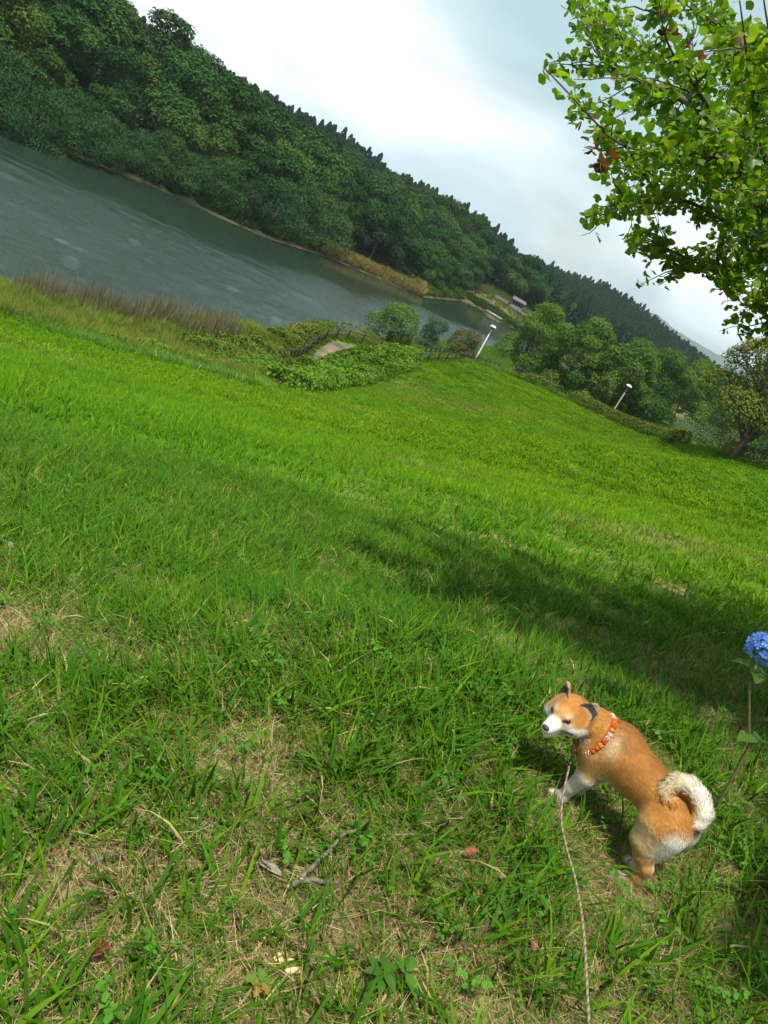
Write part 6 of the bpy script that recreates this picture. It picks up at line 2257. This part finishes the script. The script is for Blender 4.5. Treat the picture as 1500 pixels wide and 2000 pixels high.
    # ears
    for nm, s in (('earl', 1), ('earr', -1)):
        em = (R[nm] < 0.006) & (R[nm + '_u'] > 0.08)
        inner = em & (R[nm + '_w'] > 0.001)
        c[inner] = np.array([0.34, 0.24, 0.15])
        deep = inner & (R[nm + '_w'] < 0.0075) & (R[nm + '_u'] < 0.72)
        c[deep] = np.array([0.045, 0.030, 0.024])
        c[em & ~inner] = DOG_ORANGE * 0.9
    C[m] = c[m]
    return np.clip(C, 0, 1), lab, ks


def build_dog():
    h = 0.0036
    lo = np.array([-0.225, -0.125, -0.01]); hi = np.array([0.395, 0.275, 0.455])
    ax = [np.arange(lo[i], hi[i] + h, h, dtype=np.float32) for i in range(3)]
    G = np.stack(np.meshgrid(*ax, indexing='ij'), -1)
    D = np.empty(G.shape[:3], np.float32)
    for i in range(0, len(ax[0]), 24):
        D[i:i + 24] = dog_total(dog_fields(G[i:i + 24]))
    V, Q = surface_nets(D, lo, h)
    # a little smoothing
    e = np.concatenate([Q[:, [0, 1]], Q[:, [1, 2]], Q[:, [2, 3]], Q[:, [3, 0]]])
    deg = np.bincount(e.ravel(), minlength=len(V))[:, None]
    for _ in range(2):
        S = np.zeros_like(V)
        for a in range(3):
            S[:, a] = np.bincount(e[:, 0], V[e[:, 1], a], len(V)) + np.bincount(e[:, 1], V[e[:, 0], a], len(V))
        V = 0.5 * V + 0.5 * S / deg
    # drop crumbs: keep faces reachable from the largest piece
    T = np.concatenate([Q[:, [0, 1, 2]], Q[:, [0, 2, 3]]])
    fn = np.cross(V[T[:, 1]] - V[T[:, 0]], V[T[:, 2]] - V[T[:, 0]])
    Nn = np.zeros_like(V)
    for k in range(3):
        for a in range(3):
            Nn[:, a] += np.bincount(T[:, k], fn[:, a], len(V))
    Nn /= np.linalg.norm(Nn, axis=1)[:, None] + 1e-12
    R = dog_fields(V.astype(np.float32))
    C, lab, ks = dog_colour(V, Nn, R)
    m_skin = fur_mat('dog_fur')
    root_z = ground_z(DOG_POS[0], DOG_POS[1])
    body = add('dog', mesh_data('dog', V, [Q], C, [m_skin]), label='orange and white dog with curled tail standing in grass, looking back over its shoulder', cat='dog')
    body.location = (DOG_POS[0], DOG_POS[1], root_z)
    body.rotation_euler = (0, 0, math.atan2(DOG_HD[1], DOG_HD[0]))
    # ---- coat: short strands combed along the body
    area = np.linalg.norm(fn, axis=1) * 0.5
    r = np.random.default_rng(3)
    n = 110000
    ti = r.choice(len(T), n, p=area / area.sum())
    b = r.random((n, 2)); fl = b.sum(1) > 1; b[fl] = 1 - b[fl]
    w = np.stack([1 - b.sum(1), b[:, 0], b[:, 1]], 1)
    p = np.einsum('nk,nka->na', w, V[T[ti]])
    nn = np.einsum('nk,nka->na', w, Nn[T[ti]]); nn /= np.linalg.norm(nn, axis=1)[:, None]
    cc = np.einsum('nk,nka->na', w, C[T[ti]])
    lb = lab[T[ti, 0]]
    idx = {k: i for i, k in enumerate(ks)}
    flow = np.tile(np.array([-1.0, 0, -0.45]), (n, 1))
    ln = np.full(n, 0.013)
    lift = np.full(n, 0.24)
    for k in ('fl', 'fr', 'hl', 'hr'):
        m = lb == idx[k]
        flow[m] = (-0.25, 0, -1); ln[m] = np.where(p[m, 2] < 0.12, 0.0065, 0.013)
    seat = (p[:, 0] < -0.09) & (p[:, 2] < 0.28) & (p[:, 2] > 0.13)
    ln[seat] = 0.020; flow[seat] = (-0.5, 0, -0.9)
    m = lb == idx['neck']
    flow[m] = -HFW * 0.6 + np.array([-0.5, 0, -0.2]); ln[m] = 0.015; lift[m] = 0.3
    m = lb == idx['head']
    hq = (p - HEAD_C) @ HM
    flow[m] = -HFW + 0.5 * np.sign(hq[m, 1])[:, None] * HLF * (np.abs(hq[m, 1]) > 0.03)[:, None] - 0.3 * HUP
    ln[m] = np.where(hq[m, 0] > 0.04, 0.0035, np.where(hq[m, 2] < -0.01, 0.013, 0.008))
    near_ear = np.minimum(R['earl'], R['earr'])[T[ti, 0]] < 0.004
    ln[near_ear] = 0.0035
    eyed = np.minimum(np.linalg.norm(hq / HEAD_S - np.array([0.050, 0.0275, 0.014]), axis=1), np.linalg.norm(hq / HEAD_S - np.array([0.050, -0.0275, 0.014]), axis=1))
    ln[eyed < 0.022] = 0.0025
    m = lb == idx['tail']
    seg = np.argmin(np.linalg.norm(p[m][:, None, :] - TAIL[None], axis=2), 1)
    tan = np.gradient(TAIL, axis=0); tan /= np.linalg.norm(tan, axis=1)[:, None]
    flow[m] = tan[seg]; ln[m] = 0.021; lift[m] = 0.65
    flow += r.normal(size=(n, 3)) * np.where(lb == idx['tail'], 0.30, 0.24)[:, None]
    flow -= nn * np.sum(flow * nn, 1)[:, None]
    flow /= np.linalg.norm(flow, axis=1)[:, None] + 1e-9
    d = flow + nn * lift[:, None]
    d /= np.linalg.norm(d, axis=1)[:, None]
    ln = ln * r.uniform(0.65, 1.25, n)
    keep = cc.sum(1) > 0.16
    p, nn, cc, d, ln, flow = p[keep], nn[keep], cc[keep], d[keep], ln[keep], flow[keep]
    n = len(p)
    side = np.cross(d, nn); side /= np.linalg.norm(side, axis=1)[:, None] + 1e-9
    wd = (0.0010 + 0.018 * ln)[:, None]
    p0 = p - nn * 0.001
    p1 = p + d * (ln * 0.6)[:, None]
    p2 = p + d * (ln * 0.6)[:, None] + (d * 0.75 + flow * 0.4 - nn * 0.12) * (ln * 0.4)[:, None]
    VV = np.stack([p0 - side * wd, p0 + side * wd, p1 + side * wd * 0.7, p1 - side * wd * 0.7, p2], 1).reshape(-1, 3)
    b0 = np.arange(n)[:, None] * 5
    q4 = b0 + np.array([[0, 1, 2, 3]]); t3 = b0 + np.array([[3, 2, 4]])
    tone = r.normal(1.0, 0.13, n)[:, None]
    cb = np.clip(cc * tone, 0, 1)
    CC = np.stack([cb * 0.9, cb * 0.9, cb, cb, cb * 1.06], 1).reshape(-1, 3)
    sn = nn * 0.95 + d * 0.15
    sn /= np.linalg.norm(sn, axis=1)[:, None]
    NN = np.repeat(sn, 5, 0)
    add('coat', mesh_data('coat', VV, [q4, t3], np.clip(CC, 0, 1), [m_skin], normals=NN), body)
    # ---- eyes, nose, mouth, claws
    m_eye = noise_mat('dog_eye', (0.012, 0.008, 0.006), (0.02, 0.012, 0.008), 60, 0.08, 0, spec=0.7)
    m_nose = noise_mat('dog_nose', (0.012, 0.012, 0.013), (0.03, 0.03, 0.032), 900, 0.32, 0.25, spec=0.6)
    m_tongue = noise_mat('dog_mouth', (0.10, 0.03, 0.03), (0.05, 0.015, 0.015), 200, 0.5, 0)

    def blob(name, c, rad, mat, nu=14, nv=10, shape=None):
        th = np.linspace(0, 2 * pi, nu, endpoint=False); ph = np.linspace(0, pi, nv)
        A, B = np.meshgrid(th, ph, indexing='ij')
        U = np.stack([np.sin(B) * np.cos(A), np.sin(B) * np.sin(A), np.cos(B)], -1)
        if shape:
            U = shape(U)
        X = (U * np.array(rad)).reshape(-1, 3)
        X = HEAD_C + HEAD_S * ((X + np.array(c)) @ HM.T)
        i = np.arange(nu)[:, None]; j = np.arange(nv - 1)[None]
        q = np.stack([i * nv + j, i * nv + j + 1, ((i + 1) % nu) * nv + j + 1, ((i + 1) % nu) * nv + j], -1).reshape(-1, 4)
        return add(name, mesh_data(name, X, [q], None, [mat]), body)

    for s in (1, -1):
        blob('eye', (0.0530, 0.0280 * s, 0.014), (0.0085, 0.0115, 0.0082), m_eye)
    blob('nose', (0.1245, 0, -0.0095), (0.0095, 0.0135, 0.0105), m_nose,
         shape=lambda U: U * (1 - 0.25 * np.clip(-U[..., 2:3], 0, 1)))
    blob('mouth', (0.072, 0, -0.0345), (0.034, 0.0165, 0.0040), m_tongue)
    return body


def fur_mat(name):
    m, nt, N, L = new_mat(name)
    out = N('ShaderNodeOutputMaterial')
    a = N('ShaderNodeAttribute'); a.attribute_name = 'col'
    p = N('ShaderNodeBsdfPrincipled')
    p.inputs['Roughness'].default_value = 0.65
    p.inputs['Specular IOR Level'].default_value = 0.2
    p.inputs['Sheen Weight'].default_value = 0.12
    tc = N('ShaderNodeTexCoord')
    n = N('ShaderNodeTexNoise'); n.inputs['Scale'].default_value = 38; n.inputs['Detail'].default_value = 4
    L(tc.outputs['Object'], n.inputs['Vector'])
    mr = N('ShaderNodeMapRange'); mr.inputs['To Min'].default_value = 0.62; mr.inputs['To Max'].default_value = 1.32
    L(n.outputs['Fac'], mr.inputs['Value'])
    mx = N('ShaderNodeMix'); mx.data_type = 'RGBA'; mx.blend_type = 'MULTIPLY'; mx.inputs['Factor'].default_value = 1
    L(a.outputs['Color'], mx.inputs['A']); L(mr.outputs[0], mx.inputs['B'])
    L(mx.outputs['Result'], p.inputs['Base Color'])
    L(p.outputs[0], out.inputs['Surface'])
    return m
# ------------------------------------------------------------------ collar and rope lead
def dog_to_world(p):
    p = np.asarray(p, float)
    hd = np.array([DOG_HD[0], DOG_HD[1], 0]); lf = np.array([-DOG_HD[1], DOG_HD[0], 0])
    return np.array([DOG_POS[0], DOG_POS[1], ground_z(*DOG_POS)]) + p[..., 0:1] * hd + p[..., 1:2] * lf + p[..., 2:3] * np.array([0, 0, 1.0])


def build_collar():
    c = np.array([0.246, 0.042, 0.274])
    ax = np.array([0.68, 0.66, 0.26]); ax /= np.linalg.norm(ax)
    e1 = np.cross(ax, (0, 0, 1.0)); e1 /= np.linalg.norm(e1)
    e2 = np.cross(ax, e1)
    if e2[2] > 0:
        e1, e2 = -e1, -e2
    R0 = 0.079
    m_or = noise_mat('collar_yarn', (0.75, 0.75, 0.75), (1, 1, 1), 300, 0.85, 0.4, attr=True)
    root = bpy.data.objects.new('dog_collar', None)
    COL.objects.link(root)
    tag(root, 'orange, red and pale pink knitted bobble collar round the neck of the dog', 'collar')
    r = np.random.default_rng(5)
    ring = MB()
    th = np.linspace(0, 2 * pi, 49)
    pts = np.array([c + R0 * (cos(t) * e1 * 1.0 + sin(t) * e2) for t in th])
    pw = dog_to_world(pts)
    ring.tube(pw, 0.0085, 8, (0.55, 0.13, 0.02))
    add('band', ring.mesh('collar_band', [m_or]), root)
    n = 34
    pal = [(0.70, 0.17, 0.02), (0.50, 0.07, 0.02), (0.75, 0.26, 0.03), (0.62, 0.12, 0.02), (0.66, 0.42, 0.42), (0.68, 0.50, 0.48)]
    base = MB()
    for i in range(n):
        t = 2 * pi * i / n
        col = np.array(pal[4 + i % 2] if (i // 2) % 3 == 1 else pal[(i * 7) % 4])
        o = c + (R0 + 0.006) * (cos(t) * e1 + sin(t) * e2)
        mb = MB()
        for k in range(9):
            v = r.normal(size=3); v /= np.linalg.norm(v)
            q = o + v * 0.0058
            g = np.linspace(0, 2 * pi, 9)
            a1 = np.cross(v, (0.3, 0.5, 0.8)); a1 /= np.linalg.norm(a1); a2 = np.cross(v, a1)
            loop = np.array([q + 0.0044 * (cos(x) * a1 + sin(x) * a2) for x in g])
            mb.tube(dog_to_world(loop), 0.0022, 5, col * r.uniform(0.8, 1.15), cap=False)
        add('bobble', mb.mesh('collar_bobble', [m_or]), root)
    clip_at = c + (R0 + 0.016) * (cos(1.05) * e1 + sin(1.05) * e2)
    return root, c, e1, e2, R0


def build_leash():
    m_rope = noise_mat('rope_strands', (0.75, 0.75, 0.75), (1, 1, 1), 400, 0.9, 0.4, attr=True)
    m_clip = noise_mat('clip_metal', (0.02, 0.02, 0.022), (0.05, 0.05, 0.055), 80, 0.35, 0.1, metal=0.6)
    gz = float(ground_z(*DOG_POS))
    # points of the lead: bearing from the photo, height above the grass
    ctl = []
    for (px, py, hgt) in ((1113, 1492, 0.195), (1104, 1530, 0.145), (1096, 1570, 0.10), (1096, 1610, 0.085), (1106, 1655, 0.095), (1124, 1715, 0.115), (1136, 1780, 0.135),
                          (1143, 1850, 0.155), (1147, 1930, 0.18), (1151, 2010, 0.21), (1156, 2120, 0.25), (1160, 2300, 0.32)):
        ctl.append(on_z(px, py, gz + hgt))
    ctl.append(np.array([0.42, 0.42, CAM_Z - 0.62])); ctl.append(np.array([0.30, 0.12, CAM_Z - 0.45]))
    ctl = np.array(ctl)
    s = np.concatenate([[0], np.cumsum(np.linalg.norm(np.diff(ctl, axis=0), axis=1))])
    u = np.arange(0, s[-1], 0.006)
    k = np.stack([np.interp(u, s, ctl[:, a]) for a in range(3)], 1)
    for _ in range(60):
        k[1:-1] = 0.25 * k[:-2] + 0.5 * k[1:-1] + 0.25 * k[2:]
    T = np.gradient(k, axis=0); T /= np.linalg.norm(T, axis=1)[:, None]
    A = np.cross(T, (0, 0, 1.0)); A /= np.linalg.norm(A, axis=1)[:, None]
    B = np.cross(T, A)
    root = bpy.data.objects.new('rope_leash', None)
    COL.objects.link(root)
    tag(root, 'twisted beige and brown rope lead running from the collar over the grass', 'leash')
    cols = [(0.36, 0.27, 0.18), (0.20, 0.125, 0.08), (0.40, 0.32, 0.23)]
    for j in range(3):
        ph = u / 0.030 * 2 * pi + j * 2 * pi / 3
        pts = k + 0.0017 * (np.cos(ph)[:, None] * A + np.sin(ph)[:, None] * B)
        mb = MB(); mb.tube(pts, 0.0020, 6, cols[j])
        add('rope_strand', mb.mesh('rope_strand', [m_rope]), root)
    top = k[0]
    cl = np.array(dog_to_world(np.array([COLLAR[1] + (COLLAR[4] + 0.010) * (cos(COLLAR_T) * COLLAR[2] + sin(COLLAR_T) * COLLAR[3])])))[0]
    mb = MB()
    g = np.linspace(0, 2 * pi, 17)
    ax = (top - cl) / np.linalg.norm(top - cl)
    sdv = np.cross(ax, _fw); sdv /= np.linalg.norm(sdv)
    Lc = np.linalg.norm(top - cl)
    loop = np.array([cl + ax * Lc * 0.36 * (1 - cos(x)) * 0.95 + sdv * 0.011 * sin(x) for x in g])
    mb.tube(loop, 0.0026, 6, (1, 1, 1), cap=False)
    mb.tube(np.array([cl + ax * Lc * 0.68, cl + ax * Lc * 0.85, top + ax * 0.006]), [0.005, 0.0065, 0.006], 8)
    add('snap_hook', mb.mesh('snap_hook', [m_clip]), root)
    return root


COLLAR_T = 1.15
# ------------------------------------------------------------------ build
build_land()
build_forest()
build_park()
build_grass()
build_shore_plants()
build_ginkgo()
build_hydrangea()
build_dog()
COLLAR = build_collar()
build_leash()
build_litter()
build_haze()
